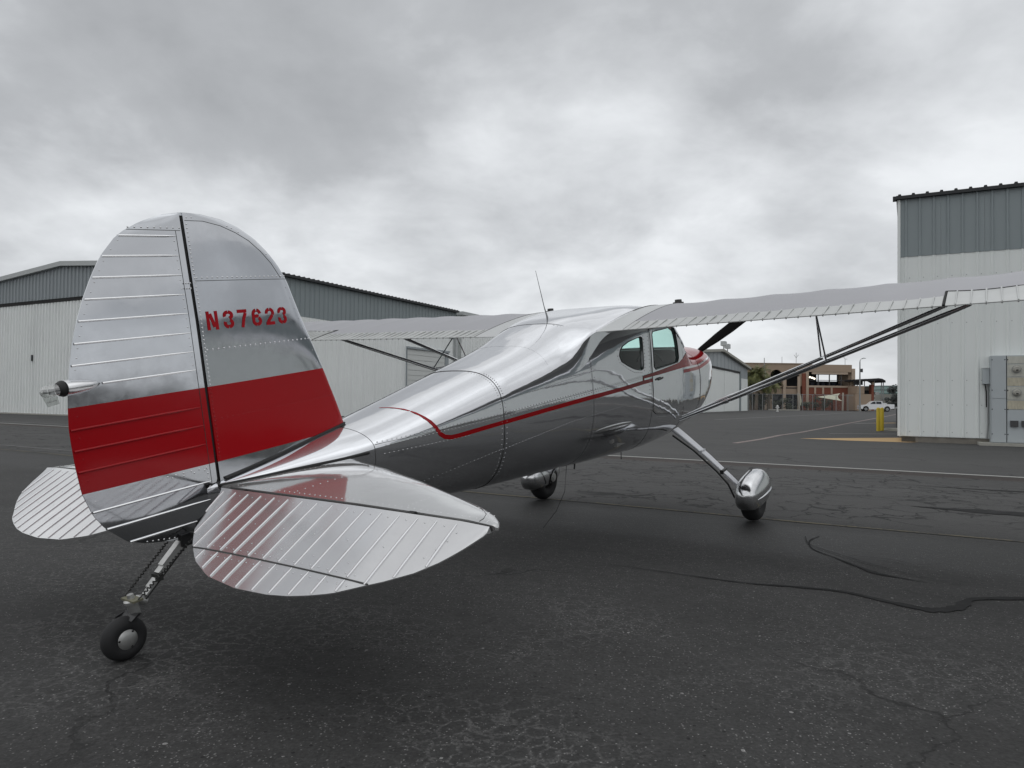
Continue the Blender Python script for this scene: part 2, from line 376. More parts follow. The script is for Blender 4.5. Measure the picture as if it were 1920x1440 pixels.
# ------------------------------------------------------------------ mesh helpers
class MB:
    def __init__(s): s.v = []; s.f = []; s.mi = []; s.cur = 0
    def add(s, vs, fs):
        o = len(s.v); s.v += [tuple(p) for p in vs]
        for f in fs: s.f.append(tuple(i + o for i in f)); s.mi.append(s.cur)
    def box(s, c, d, ax=None):
        cx, cy, cz = c; hx, hy, hz = d[0] / 2, d[1] / 2, d[2] / 2
        vs = [(sx * hx, sy * hy, sz * hz) for sz in (-1, 1) for sy in (-1, 1) for sx in (-1, 1)]
        if ax: vs = [tuple(Vector(ax[0]) * a + Vector(ax[1]) * b + Vector(ax[2]) * c_) for a, b, c_ in vs]
        s.add([(x + cx, y + cy, z + cz) for x, y, z in vs],
              [(0, 2, 3, 1), (4, 5, 7, 6), (0, 1, 5, 4), (2, 6, 7, 3), (0, 4, 6, 2), (1, 3, 7, 5)])
    def tube(s, pts, r, n=8, cap=True, flat=1.0, up=None):
        """round (or flattened) tube along a polyline; r may be a list"""
        pts = [Vector(p) for p in pts]; rs = r if isinstance(r, (list, tuple)) else [r] * len(pts)
        rings = []
        for i, p in enumerate(pts):
            d = (pts[min(i + 1, len(pts) - 1)] - pts[max(i - 1, 0)]).normalized()
            u = Vector(up) if up else (Vector((0, 0, 1)) if abs(d.z) < 0.9 else Vector((1, 0, 0)))
            a = d.cross(u).normalized(); b = a.cross(d).normalized()
            rings.append([p + (a * math.cos(2 * math.pi * k / n) + b * math.sin(2 * math.pi * k / n) * flat) * rs[i] for k in range(n)])
        s.loft(rings, cap)
    def loft(s, rings, cap=True, closed=True):
        n = len(rings[0]); vs = [p for r in rings for p in r]; fs = []
        for i in range(len(rings) - 1):
            for k in range(n if closed else n - 1):
                k2 = (k + 1) % n
                fs.append((i * n + k, i * n + k2, (i + 1) * n + k2, (i + 1) * n + k))
        if cap:
            fs.append(tuple(range(n))[::-1]); fs.append(tuple((len(rings) - 1) * n + k for k in range(n)))
        s.add(vs, fs)
    def lathe(s, prof, org, axis, n=24, cap=True):
        ax = Vector(axis).normalized(); a = ax.orthogonal().normalized(); b = ax.cross(a)
        rings = [[Vector(org) + ax * h + (a * math.cos(2 * math.pi * k / n) + b * math.sin(2 * math.pi * k / n)) * r for k in range(n)] for h, r in prof]
        s.loft(rings, cap)
    def grid(s, rows):
        n = len(rows[0]); vs = [p for r in rows for p in r]
        s.add(vs, [(i * n + k, i * n + k + 1, (i + 1) * n + k + 1, (i + 1) * n + k) for i in range(len(rows) - 1) for k in range(n - 1)])
    def dome(s, p, nrm, r, h):
        nrm = Vector(nrm).normalized(); a = nrm.orthogonal().normalized(); b = nrm.cross(a); p = Vector(p)
        ring = [p + (a * math.cos(k * math.pi / 3) + b * math.sin(k * math.pi / 3)) * r for k in range(6)]
        ring2 = [p + nrm * h * 0.8 + (a * math.cos(k * math.pi / 3) + b * math.sin(k * math.pi / 3)) * r * 0.62 for k in range(6)]
        s.add(ring + ring2 + [p + nrm * h], [(k, (k + 1) % 6, 6 + (k + 1) % 6, 6 + k) for k in range(6)] + [(6 + k, 6 + (k + 1) % 6, 12) for k in range(6)])
    def mesh(s, name, mats, smooth=None, fix=True):
        me = bpy.data.meshes.new(name); me.from_pydata(s.v, [], s.f)
        for m in (mats if isinstance(mats, (list, tuple)) else [mats]): me.materials.append(m)
        if any(s.mi): me.polygons.foreach_set('material_index', s.mi)
        if fix:
            bm = bmesh.new(); bm.from_mesh(me); bmesh.ops.recalc_face_normals(bm, faces=bm.faces); bm.to_mesh(me); bm.free()
        if smooth is not None: shade(me, smooth)
        me.update(); return me
    def build(s, name, mats, parent=None, smooth=None, fix=True, **tags):
        o = bpy.data.objects.new(name, s.mesh(name, mats, smooth, fix)); COL.objects.link(o)
        if parent: o.parent = parent
        tag(o, **tags); return o


def shade(me, deg):
    me.polygons.foreach_set('use_smooth', [True] * len(me.polygons))
    me.set_sharp_from_angle(angle=math.radians(deg))


def tag(o, label=None, category=None, group=None, kind=None):
    for k, v_ in (('label', label), ('category', category), ('group', group), ('kind', kind)):
        if v_: o[k] = v_
    return o


def thing(name, loc, label, category, group=None, mtx=None):
    o = bpy.data.objects.new(name, None); COL.objects.link(o); o.empty_display_size = 0.3
    if mtx is not None: o.matrix_world = mtx
    else: o.location = loc
    return tag(o, label, category, group)


def link(name, me, parent=None, loc=None, mtx=None):
    o = bpy.data.objects.new(name, me); COL.objects.link(o)
    if parent: o.parent = parent
    if loc is not None: o.location = loc
    if mtx is not None: o.matrix_local = mtx
    return o


def interp(xs, ys, x):
    return float(np.interp(x, xs, ys))


def pchip(xs, ys):
    """smooth monotone interpolation"""
    xs = np.array(xs, float); ys = np.array(ys, float); h = np.diff(xs); d = np.diff(ys) / h
    m = np.zeros_like(xs); m[0] = d[0]; m[-1] = d[-1]
    for i in range(1, len(xs) - 1):
        if d[i - 1] * d[i] > 0:
            w1, w2 = 2 * h[i] + h[i - 1], h[i] + 2 * h[i - 1]; m[i] = (w1 + w2) / (w1 / d[i - 1] + w2 / d[i])
    def f(x):
        i = int(np.clip(np.searchsorted(xs, x) - 1, 0, len(h) - 1)); t = (x - xs[i]) / h[i]; t = min(max(t, 0), 1)
        return float((2 * t**3 - 3 * t**2 + 1) * ys[i] + (t**3 - 2 * t**2 + t) * h[i] * m[i] + (-2 * t**3 + 3 * t**2) * ys[i + 1] + (t**3 - t**2) * h[i] * m[i + 1])
    return f


# ================================================================== SETTING
g = MB()
R_ = 2500
xs = [-R_, -300, -60, 0, 60, 300, R_]
g.grid([[(x, y, 0) for x in xs] for y in xs])
ground = g.build('ground', M['asphalt'], kind='structure')


def ribbon(name, pts, width, m, z=0.004):
    """flat painted strip along ground points; width constant or per point"""
    b = MB(); rows = []
    for i, p in enumerate(pts):
        p = Vector((p[0], p[1], 0)); q0 = Vector((*pts[max(i - 1, 0)][:2], 0)); q1 = Vector((*pts[min(i + 1, len(pts) - 1)][:2], 0))
        d = (q1 - q0).normalized(); n = Vector((-d.y, d.x, 0)); wd = width[i] if isinstance(width, (list, tuple)) else width
        rows.append([(p + n * wd / 2 + Vector((0, 0, z)))[:], (p - n * wd / 2 + Vector((0, 0, z)))[:]])
    b.grid(rows)
    return b.build(name, m, kind='structure')


def tar_line(pts, width, seed, z=0.004):
    """hand-poured filler: resampled smooth path with ragged edges"""
    rnd = random.Random(seed); t = np.arange(len(pts)); fx_, fy_, fw_ = (pchip(t, [p[0] for p in pts]), pchip(t, [p[1] for p in pts]), pchip(t, width))
    P2, W2 = [], []
    for a in np.linspace(0, len(pts) - 1, 7 * (len(pts) - 1)):
        P2.append((fx_(a), fy_(a))); W2.append(max(.002, fw_(a) * rnd.uniform(.62, 1.15)))
    return ribbon('crack_seal', P2, W2, M['tar'], z)


LD = Vector((0.862, -0.507, 0)); LN = Vector((0.507, 0.862, 0))
lane = lambda s, n: tuple((LD * s + LN * n)[:2])
ribbon('painted_line', [lane(s, 12.76) for s in (-45, -20, -5, 5, 40)], 0.13, M['line_white'])
ribbon('painted_line', [lane(s, 13.6) for s in (-60, -30, -24)], 0.10, M['line_faint'])
ribbon('painted_line', [lane(s, 6.72 + 0.02 * math.sin(s * 1.7)) for s in np.arange(-40, 30, 1.0)], 0.055, M['line_yellow'])
ribbon('painted_line', [lane(s, 7.3) for s in (-40, -30, -17, -10)], 0.05, M['line_faint'])
ribbon('painted_line', [(5.74, 18.38), (7.2, 20.6), (8.7, 23.2), (10.33, 25.61), (14.2, 32.0), (19.44, 40.68), (30, 58), (46.87, 86.0)], 0.16, M['line_pink'])
ribbon('painted_line', [(8.65, 21.18), (12.39, 22.79)], 0.0, M['line_orange'])
b = MB(); b.add([(8.55, 21.25, .004), (12.6, 22.6, .004), (12.0, 20.2, .004), (10.93, 19.75, .004), (9.55, 20.35, .004)], [(0, 1, 2, 3, 4)])
b.build('painted_wedge', M['line_orange'], kind='structure')
for o in [o for o in COL.objects if o.name.startswith('painted_line') and o.data.materials[0] == M['line_orange']]: bpy.data.objects.remove(o)
ribbon('painted_line', [(11.1, 25.0), (13.77, 25.28)], 0.10, M['line_white'])
ribbon('painted_line', [(18.5, 38.6), (19.9, 39.4)], 0.28, M['line_white'])
ribbon('painted_line', [(20.1, 39.5), (21.9, 40.6)], 0.55, M['line_orange'])
ribbon('painted_line', [(12.2, 43.0), (20, 54.5), (28.1, 66.0), (44, 92), (60, 118)], 0.25, M['line_faint'])
tar_line([(0.55, 4.62), (0.95, 4.38), (1.39, 4.13), (1.62, 4.07), (1.843, 3.979), (2.0, 3.78), (2.146, 3.64), (2.23, 3.66), (2.314, 3.70), (2.5, 3.86), (2.76, 3.88), (3.3, 3.80)],
         [0.003, 0.010, 0.022, 0.035, 0.045, 0.06, 0.08, 0.065, 0.08, 0.045, 0.065, 0.05], 1)
tar_line([(2.42, 5.62), (2.26, 5.42), (2.16, 5.1), (2.19, 4.87), (2.22, 4.62), (2.25, 4.43), (2.33, 4.32), (2.44, 4.20)], [0.008, 0.013, 0.012, 0.016, 0.03, 0.05, 0.02, 0.006], 2)
tar_line([(2.30, 5.60), (2.20, 5.25), (2.26, 4.95), (2.35, 4.62), (2.45, 4.38), (2.62, 4.12)], [0.006, 0.008, 0.009, 0.009, 0.008, 0.004], 3, 0.008)
tar_line([(2.30, 4.9), (2.55, 4.75), (2.62, 4.62), (2.80, 4.66)], [0.004, 0.008, 0.006, 0.004], 5, 0.012)
tar_line([(4.1, 7.35), (4.6, 7.05), (5.2, 6.75), (6.2, 6.3)], [0.02, 0.26, 0.38, 0.36], 4)
tar_line([(5.1, 9.35), (5.6, 9.0), (6.4, 8.6), (7.4, 8.1)], [0.01, 0.04, 0.08, 0.10], 6)

# ================================================================== HANGARS
E1 = Vector((0.47, 0.8827, 0)).normalized(); E2 = Vector((-E1.y, E1.x, 0))


def profile(W, n, pitch, d, rw, top):
    """one cladding sheet: list of (along, out) with trapezoid ribs"""
    out = [(0, 0)]
    for k in range(n):
        c = pitch * (k + 0.5)
        out += [(c - rw / 2, 0), (c - top / 2, d), (c + top / 2, d), (c + rw / 2, 0)]
    return out + [(W, 0)]


def clad(parent, P0, e, nrm, L, z0, ztop, m, W, n, d=0.03, rw=0.07, top=0.03, name='wall_panel', off=0.02):
    """cladding panels side by side, each an object; ztop may be a function of the distance along the wall"""
    pitch = W / n; prof = profile(W - 0.004, n, pitch, d, rw, top)
    shared = None; k = 0; s = 0.0; flat = not callable(ztop)
    while s < L - 0.05:
        wd = min(W, L - s)
        pr = [(min(a, wd), o) for a, o in prof]
        if flat and wd > W - 0.01 and shared is not None: me = shared
        else:
            b = MB(); zt = (lambda a: ztop) if flat else (lambda a: ztop(s + a))
            rows = []
            for (a, o) in pr:
                p = e * a + nrm * o; rows.append([(p.x, p.y, z0), (p.x, p.y, zt(a))])
            b.grid(rows); me = b.mesh(name, m, fix=False)
            # make face normals point outwards
            me.calc_loop_triangles()
            if len(me.polygons) and me.polygons[0].normal.dot(nrm) < 0: me.flip_normals()
            if flat and wd > W - 0.01: shared = me
        base = P0 + e * s + nrm * off
        link(name, me, parent, (base.x, base.y, 0)); s += W; k += 1


def prism(bm, P0, e, nrm, poly, d0, d1):
    """extrude polygon given in (along e, z) from depth d0 to d1 along nrm"""
    n = len(poly)
    A = [(P0 + e * a + nrm * d0)[:2] + (z,) for a, z in poly]; B = [(P0 + e * a + nrm * d1)[:2] + (z,) for a, z in poly]
    bm.add(A + B, [tuple(range(n)), tuple(range(n, 2 * n))[::-1]] + [(i, (i + 1) % n, n + (i + 1) % n, n + i) for i in range(n)])


# ---- big hangar on the left: gable front with sliding doors, long side wall with a roll-up door
HC = Vector((-11.938, 30.092, 0)); HW, HL, EV, RDG = 23.6, 17.6, 6.62, 7.50
hang = thing('hangar', (0, 0, 0), 'big white hangar with grey upper band behind the aircraft tail', 'hangar')
b = MB()   # core solid
gab = [(0, 0), (HW, 0), (HW, EV), (HW / 2, RDG), (0, EV)]
prism(b, HC, E2, E1, gab, 0.03, HL)
b.build('wall', M['white_siding2'], hang)
nF = -E1; nS = -E2
gz = lambda a: EV - 0.02 + (RDG - EV) * (1 - abs(a - HW / 2) / (HW / 2))
DT = 5.80
clad(hang, HC, E2, nF, HW, 0.06, DT - 0.12, M['white_siding'], 0.81, 3, 0.085, 0.115, 0.06, 'door_panel', 0.03)
clad(hang, HC, E2, nF, HW, DT + 0.06, gz, M['grey_siding2'], 0.92, 3, 0.06, 0.10, 0.05, 'wall_panel', 0.11)
b = MB(); prism(b, HC, E2, nF, [(0, DT - 0.10), (HW, DT - 0.10), (HW, DT + 0.06), (0, DT + 0.06)], 0.0, 0.10); b.build('door_track', M['gap'], hang)
b = MB(); prism(b, HC, E2, nF, [(0, 0), (HW, 0), (HW, 0.06), (0, 0.06)], 0.0, 0.14); b.build('door_sill', M['concrete2'], hang)
for s in (14.25, 18.4, 10.0, 5.8):
    b = MB(); prism(b, HC, E2, nF, [(s, 0.06), (s + 0.03, 0.06), (s + 0.03, DT - 0.11), (s, DT - 0.11)], 0.05, 0.125); b.build('door_edge', M['white_siding'], hang)
b = MB(); b.box(tuple((HC + E2 * 14.36 + nF * 0.16).to_tuple()[:2]) + (2.9,), (0.06, 0.06, 0.32)); b.build('door_handle', M['eave'], hang)
# rake trim of the gable
b = MB()
for (a0, z0, a1, z1) in ((0 - 0.2, EV, HW / 2, RDG), (HW / 2, RDG, HW + 0.2, EV)):
    prism(b, HC, E2, nF, [(a0, z0 - 0.06), (a1, z1 - 0.06), (a1, z1 + 0.17), (a0, z0 + 0.17)], 0.02, 0.34)
b.build('gable_trim', M['trim'], hang)
# roof
b = MB()
for (a0, z0, a1, z1) in ((-0.25, EV - 0.01, HW / 2, RDG), (HW / 2, RDG, HW + 0.25, EV - 0.01)):
    prism(b, HC, E2, E1, [(a0, z0), (a1, z1), (a1, z1 + 0.08), (a0, z0 + 0.08)], -0.02, HL + 0.1)
b.build('roof', M['roof'], hang)
# side wall
clad(hang, HC, E1, nS, HL, 0.12, 4.86, M['white_siding'], 0.96, 3, 0.035, 0.10, 0.04, 'wall_panel', 0.03)
clad(hang, HC, E1, nS, HL, 4.86, EV - 0.05, M['grey_siding'], 0.96, 3, 0.035, 0.08, 0.035, 'wall_panel', 0.036)
b = MB(); prism(b, HC, E1, nS, [(0, 0), (HL, 0), (HL, 0.12), (0, 0.12)], 0.0, 0.05); b.build('wall_foot_shade', M['gap'], hang)  # black strip paints the shadow at the foot of the side wall
b = MB()
for k in range(int(HL / 0.32)):
    a = k * 0.32
    prism(b, HC, E1, nS, [(a, EV - 0.05), (a + 0.32, EV - 0.05), (a + 0.32, EV + 0.06), (a + 0.22, EV + 0.06), (a + 0.19, EV + 0.10), (a + 0.13, EV + 0.10), (a + 0.10, EV + 0.06), (a, EV + 0.06)], 0.02, 0.28)
b.build('eave_edge', M['eave'], hang)
# roll-up door on the side wall
DL, DR, DZ = 12.36, 16.30, 3.95
b = MB(); prism(b, HC, E1, nS, [(DL, 0.0), (DR, 0.0), (DR, DZ), (DL, DZ)], 0.02, 0.075)
rd = b.build('rollup_door', M['door_white'], hang)
slat_me = None
for k in range(13):
    if slat_me is None:
        q = MB(); prism(q, Vector((0, 0, 0)), E1, nS, [(0.04, 0.01), (DR - DL - 0.04, 0.01), (DR - DL - 0.04, 0.255), (0.04, 0.275)], 0.0, 0.03); slat_me = q.mesh('slat', M['door_white'])
    p = HC + E1 * DL + nS * 0.077
    link('slat', slat_me, rd, (p.x, p.y, 0.05 + k * 0.295))
b = MB(); prism(b, HC, E1, nS, [(DL - 0.06, DZ - 0.02), (DR + 0.4, DZ - 0.02), (DR + 0.4, DZ + 0.10), (DL - 0.06, DZ + 0.10)], 0.03, 0.20); b.build('door_hood', M['grey_siding2'], hang)
for a0, a1 in ((DL - 0.06, DL), (DR, DR + 0.36)):
    b = MB(); prism(b, HC, E1, nS, [(a0, 0), (a1, 0), (a1, DZ - 0.02), (a0, DZ - 0.02)], 0.03, 0.13); b.build('door_jamb', M['grey_siding2'], hang)
b = MB(); p = HC + E1 * (HL - 0.12) + nS * 0.13; b.box((p.x, p.y, 2.9), (0.24, 0.16, 5.8), ((E1), (nS), Vector((0, 0, 1)))); b.build('downspout', M['trim'], hang)

# ---- lower white hangar continuing behind it
H2 = HC + E1 * 18.3 - E2 * 0.0
hang2 = thing('hangar', (0, 0, 0), 'lower white corrugated hangar seen between the wing and the fuselage top', 'hangar')
b = MB(); prism(b, H2, E1, E2, [(0, 0), (22, 0), (22, 6.5), (0, 6.5)], 0.0, 14); b.build('wall', M['white_siding2'], hang2)
clad(hang2, H2, E1, nS, 22, 0.05, 6.5, M['white_siding'], 0.96, 3, 0.05, 0.12, 0.05, 'wall_panel', 0.03)
b = MB(); prism(b, H2, E1, E2, [(-0.2, 6.5), (22.2, 6.5), (22.2, 6.72), (-0.2, 6.72)], -0.25, 14.2); b.build('roof', M['trim'], hang2)

# ---- hangar on the right with meters
RC = Vector((10.923, 20.155, 0)); G2 = Vector((0.882, -0.471, 0)).normalized(); G1 = Vector((0.486, 0.874, 0)).normalized(); nR = Vector((-0.471, -0.882, 0)).normalized()
RL, RE = 46.0, 6.90
hr = thing('hangar', (0, 0, 0), 'tall white hangar with dark grey upper band at the right edge', 'hangar')
b = MB()
A = [RC, RC + G2 * RL, RC + G2 * RL + G1 * 30, RC + G1 * 30]
A = [Vector((p.x, p.y, 0)) for p in A]
b.add([(p.x, p.y, 0.15) for p in A] + [(p.x, p.y, RE) for p in A], [(0, 1, 2, 3), (4, 5, 6, 7), (0, 1, 5, 4), (1, 2, 6, 5), (2, 3, 7, 6), (3, 0, 4, 7)])
b.build('wall', M['white_siding2'], hr)
clad(hr, RC, G2, nR, RL, 0.167, 5.21, M['white_siding2'], 1.014, 3, 0.035, 0.10, 0.035, 'wall_panel', 0.03)
clad(hr, RC, G2, nR, RL, 5.20, RE - 0.04, M['grey_siding'], 1.014, 3, 0.035, 0.085, 0.035, 'wall_panel', 0.045)
b = MB(); b.tube([RC + nR * 0.045 + Vector((0, 0, 0.167)), RC + nR * 0.045 + Vector((0, 0, RE - 0.05))], 0.05, 4); b.build('corner_trim', M['white_siding2'], hr)
b = MB(); prism(b, RC, G2, nR, [(0.06, 0), (RL, 0), (RL, 0.155), (0.06, 0.155)], -0.4, 0.0); b.build('foundation', M['concrete'], hr)
b = MB(); prism(b, RC, G1, G2, [(0.0, 0), (30, 0), (30, 0.15), (0.0, 0.15)], 0.06, 0.4); b.build('foundation', M['concrete'], hr)
b = MB()
k = 0; a = -0.16
while a < RL:
    prism(b, RC, G2, nR, [(a, RE - 0.07), (a + 0.338, RE - 0.07), (a + 0.338, RE + 0.02), (a + 0.215, RE + 0.02), (a + 0.20, RE + 0.065), (a + 0.14, RE + 0.065), (a + 0.125, RE + 0.02), (a, RE + 0.02)], -0.1, 0.16); a += 0.338
b.build('eave_edge', M['eave'], hr)
b = MB(); prism(b, RC, G1, -G2, [(-0.16, RE - 0.07), (30, RE - 0.07), (30, RE + 0.03), (-0.16, RE + 0.03)], -0.05, 0.07); b.build('gable_trim', M['eave'], hr)
b = MB()
b.add([(p.x, p.y, RE + 0.012) for p in A] + [((A[0] + G2 * 0 + G1 * 15).x, (A[0] + G1 * 15).y, RE + 1.0), ((A[1] + G1 * 15).x, (A[1] + G1 * 15).y, RE + 1.0)], [(0, 1, 5, 4), (2, 3, 4, 5), (0, 4, 3), (1, 2, 5)])
b.build('roof', M['roof'], hr)
# screws in rows on the siding
b = MB()
for zz in (0.30, 1.05, 1.72, 3.3, 4.6):
    for k in range(14):
        p = RC + G2 * (0.17 + k * 0.338 + 0.09) + nR * 0.032; b.dome((p.x, p.y, zz), nR, 0.012, 0.008)
b.build('screws', M['galv'], hr, kind='stuff')

# meter cabinet, on its pad against the wall
cabx = 2.12
cab = thing('meter_cabinet', (0, 0, 0), 'grey electrical cabinet with two round meters against the right hangar wall', 'electrical cabinet')
UPZ = Vector((0, 0, 1))
def wbox(name, s0, s1, z0, z1, d0, d1, m, parent, **k):
    q = MB(); prism(q, RC, G2, nR, [(s0, z0), (s1, z0), (s1, z1), (s0, z1)], d0, d1); return q.build(name, m, parent, **k)
M['cab_tan'] = mat('stained cabinet door', (0.46, 0.46, 0.41), 0.6, var=0.30, vscale=5, stretch=(3, 3, 0.6))
M['cab_rust'] = mat('rusty cabinet door', (0.44, 0.41, 0.32), 0.7, var=0.5, vscale=7, stretch=(4, 4, 0.7))
wbox('housing', cabx, cabx + 1.9, 0.075, 2.36, 0.03, 0.36, M['cab_grey'], cab)
wbox('door_panel', cabx + 0.02, cabx + 0.335, 0.09, 1.22, 0.36, 0.378, M['cab_grey'], cab)
wbox('door_panel', cabx + 0.02, cabx + 0.335, 1.235, 2.34, 0.36, 0.378, M['cab_grey'], cab)
wbox('door_gap', cabx + 0.338, cabx + 0.352, 0.09, 2.35, 0.355, 0.364, M['gap'], cab)
for z0, z1, mm in ((2.14, 2.34, 'cab_tan'), (1.80, 2.13, 'cab_tan'), (1.56, 1.79, 'cab_rust'), (1.20, 1.55, 'cab_tan'), (0.95, 1.19, 'cab_rust'), (0.09, 0.94, 'cab_grey')):
    wbox('door_panel', cabx + 0.36, cabx + 1.05, z0 + 0.006, z1 - 0.006, 0.36, 0.376, M[mm], cab)
for s in (0.50, 0.74):
    wbox('breaker_cover', cabx + s - 0.08, cabx + s + 0.09, 0.50, 0.66, 0.376, 0.43, M['mullion'], cab)
for zz in (2.0, 1.39):
    p = RC + G2 * (cabx + 0.56) + nR * 0.376 + UPZ * zz
    q = MB(); q.lathe([(0, 0.10), (0.03, 0.10), (0.035, 0.085), (0.10, 0.080), (0.125, 0.055)], p, nR, 20); mt = q.build('meter', M['concrete2'], cab, 40)
    q = MB(); q.lathe([(0.0, 0.105), (0.032, 0.105), (0.032, 0.092), (0.0, 0.092)], p, nR, 20, False); q.build('meter_ring', M['galv'], mt, 40)
    q = MB(); q.box((p + nR * 0.128 - UPZ * 0.03).to_tuple(), (0.05, 0.01, 0.03), (G2, nR, UPZ)); q.build('meter_tag', M['gap'], mt)
q = MB()
for s in (0.03, 0.31, 0.37, 1.02):
    for zz in (0.3, 0.95, 1.45, 2.25):
        p = RC + G2 * (cabx + s) + nR * 0.378 + UPZ * zz; q.dome(p, nR, 0.015, 0.012)
q.build('screws', M['gap'], cab, kind='stuff')
q = MB(); prism(q, RC, G2, nR, [(1.84, 0.0), (4.4, 0.0), (4.4, 0.07), (1.84, 0.07)], 0.01, 0.62); tag(q.build('concrete_pad', M['concrete2']), 'low pale concrete pad under the meter cabinet', 'concrete pad')
jb = thing('junction_box', (0, 0, 0), 'small grey junction box on the hangar wall left of the meter cabinet', 'junction box')
wbox('box', 1.955, 2.112, 1.62, 2.03, 0.04, 0.20, M['cab_grey'], jb)
wbox('cover', 1.945, 2.113, 2.03, 2.05, 0.035, 0.215, M['trim'], jb)
q = MB(); o_ = RC + nR * 0.10
q.tube([o_ + G2 * 2.07 + UPZ * 1.62, o_ + G2 * 2.08 + UPZ * 1.35, o_ + G2 * 2.085 + UPZ * 0.55, o_ + G2 * 2.06 + UPZ * 0.16], 0.022, 8); q.build('conduit', M['galv'], jb, 60)
q = MB(); q.tube([o_ + G2 * 2.02 + UPZ * 1.62, o_ + G2 * 2.045 + UPZ * 1.40, o_ + G2 * 2.05 + UPZ * 1.0], 0.014, 8); q.build('cable', M['black'], jb, 60)

# ---- far small hangar, gable end with sliding door
F0 = Vector((31.25, 94.9, 0)); FW, FE, FR = 34.0, 5.5, 6.75
hf = thing('hangar', (0, 0, 0), 'small far white hangar with grey gable right of the propeller', 'hangar')
nW = Vector((E1.y, -E1.x, 0))
b = MB(); prism(b, F0, -E1, -nW, [(0, 0), (FW, 0), (FW, FE), (FW / 2, FR), (0, FE)], 0.0, 20); b.build('wall', M['white_siding2'], hf)
fz = lambda a: FE + (FR - FE) * (1 - abs(a - FW / 2) / (FW / 2)) - 0.03
clad(hf, F0, -E1, nW, 5.7, 0, 4.15, M['white_siding2'], 0.95, 3, 0.05, 0.1, 0.04, 'wall_panel', 0.02)
clad(hf, F0, -E1, nW, 5.7, 4.15, fz, M['grey_siding2'], 0.95, 1, 0.04, 0.08, 0.03, 'wall_panel', 0.025)
clad(hf, F0 - E1 * 5.7, -E1, nW, FW - 11.4, 4.95, lambda a: fz(a + 5.7), M['grey_siding2'], 2.0, 1, 0.04, 0.08, 0.03, 'wall_panel', 0.025)
for k in range(4):
    q = MB(); prism(q, F0, -E1, nW, [(5.75 + k * 4.6, 0.05), (10.3 + k * 4.6, 0.05), (10.3 + k * 4.6, 4.72), (5.75 + k * 4.6, 4.72)], -0.02 , 0.03 + 0.03 * (k % 2)); q.build('door_panel', M['white_siding2'], hf)
b = MB(); prism(b, F0, -E1, nW, [(5.4, 4.72), (24.2, 4.72), (24.2, 4.95), (5.4, 4.95)], 0.0, 0.12); b.build('door_track', M['gap'], hf)
b = MB(); prism(b, F0, -E1, nW, [(5.35, 0), (5.75, 0), (5.75, 4.95), (5.35, 4.95)], 0.0, 0.20); b.build('door_jamb', M['grey_siding'], hf)
b = MB()
for (a0, z0, a1, z1) in ((-0.5, FE - 0.03, FW / 2, FR), (FW / 2, FR, FW + 0.5, FE - 0.03)):
    prism(b, F0, -E1, -nW, [(a0, z0), (a1, z1), (a1, z1 + 0.28), (a0, z0 + 0.28)], -0.45, 20.3)
b.build('roof', M['concrete2'], hf)
for a in (14.5, 16.6):
    fl = thing('floodlight', (0, 0, 0), ('left' if a > 15 else 'right') + ' of the two grey floodlights on the far hangar gable', 'floodlight', 'floodlights on the far hangar roof')
    p = F0 - E1 * a + nW * 0.3 + UPZ * (fz(a) + 0.31)
    q = MB(); q.tube([p, p + UPZ * 0.35], 0.06, 6); q.build('bracket', M['galv'], fl)
    q = MB(); q.box((p + UPZ * 0.65).to_tuple(), (1.0, 0.5, 0.5), (E1, nW, UPZ)); q.build('lamp_head', M['trim'], fl)

# ================================================================== TERMINAL BUILDING (tan and brick) AND ITS YARD
tb = thing('terminal_building', (0, 0, 0), 'two storey tan and red brick building with arched and glazed upper windows', 'building')
BY = 112.0; BZ = 7.2
def B(u, y=BY):      # world x of a photo column at distance y
    return (u - 960) / 1340 * y
def bbox(name, x0, x1, z0, z1, y0, y1, m, parent=tb, **k):
    q = MB(); q.box(((x0 + x1) / 2, (y0 + y1) / 2, (z0 + z1) / 2), (x1 - x0, y1 - y0, z1 - z0)); return q.build(name, m, parent, **k)
X0, XA, XB, X1 = B(1384), B(1503), B(1512), B(1597)
def Z(v, y=BY, u=1500): return CAM_H + (750 + 0.012 * (u - 960) - v) / 1340 * y
# deep dark core
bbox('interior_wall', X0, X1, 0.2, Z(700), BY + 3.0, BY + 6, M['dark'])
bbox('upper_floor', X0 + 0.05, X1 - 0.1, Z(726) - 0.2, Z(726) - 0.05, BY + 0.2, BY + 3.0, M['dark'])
# arched storey: wall with two arched openings, cut by hand
def arch_wall(x0, x1, z0, z1, arches, y0, y1, name, m):
    q = MB()
    xs_ = [x0]
    for (c, r, zs) in arches: xs_ += [c - r, c + r]
    xs_.append(x1)
    for i in range(0, len(xs_), 2):
        q.box(((xs_[i] + xs_[i + 1]) / 2, (y0 + y1) / 2, (z0 + z1) / 2), (xs_[i + 1] - xs_[i], y1 - y0, z1 - z0))
    for (c, r, zs) in arches:
        n = 12; pts = [(c - r * math.cos(math.pi * k / n), zs + r * math.sin(math.pi * k / n)) for k in range(n + 1)]
        for k in range(n):
            (xa, za), (xb, zb) = pts[k], pts[k + 1]
            q.add([(xa, y0, za), (xb, y0, zb), (xb, y0, z1), (xa, y0, z1), (xa, y1, za), (xb, y1, zb), (xb, y1, z1), (xa, y1, z1)],
                  [(0, 1, 2, 3), (4, 5, 6, 7), (0, 1, 5, 4), (2, 3, 7, 6)])
    return q.build(name, m, tb)
arches = [(B(1420), B(1431) - B(1420), Z(703)), (B(1456), B(1467.5) - B(1456), Z(705)), (B(1487), B(1499) - B(1487), Z(705))]
arch_wall(X0, XB, Z(724), Z(682), arches, BY, BY + 0.5, 'arcade_wall', M['tan'])
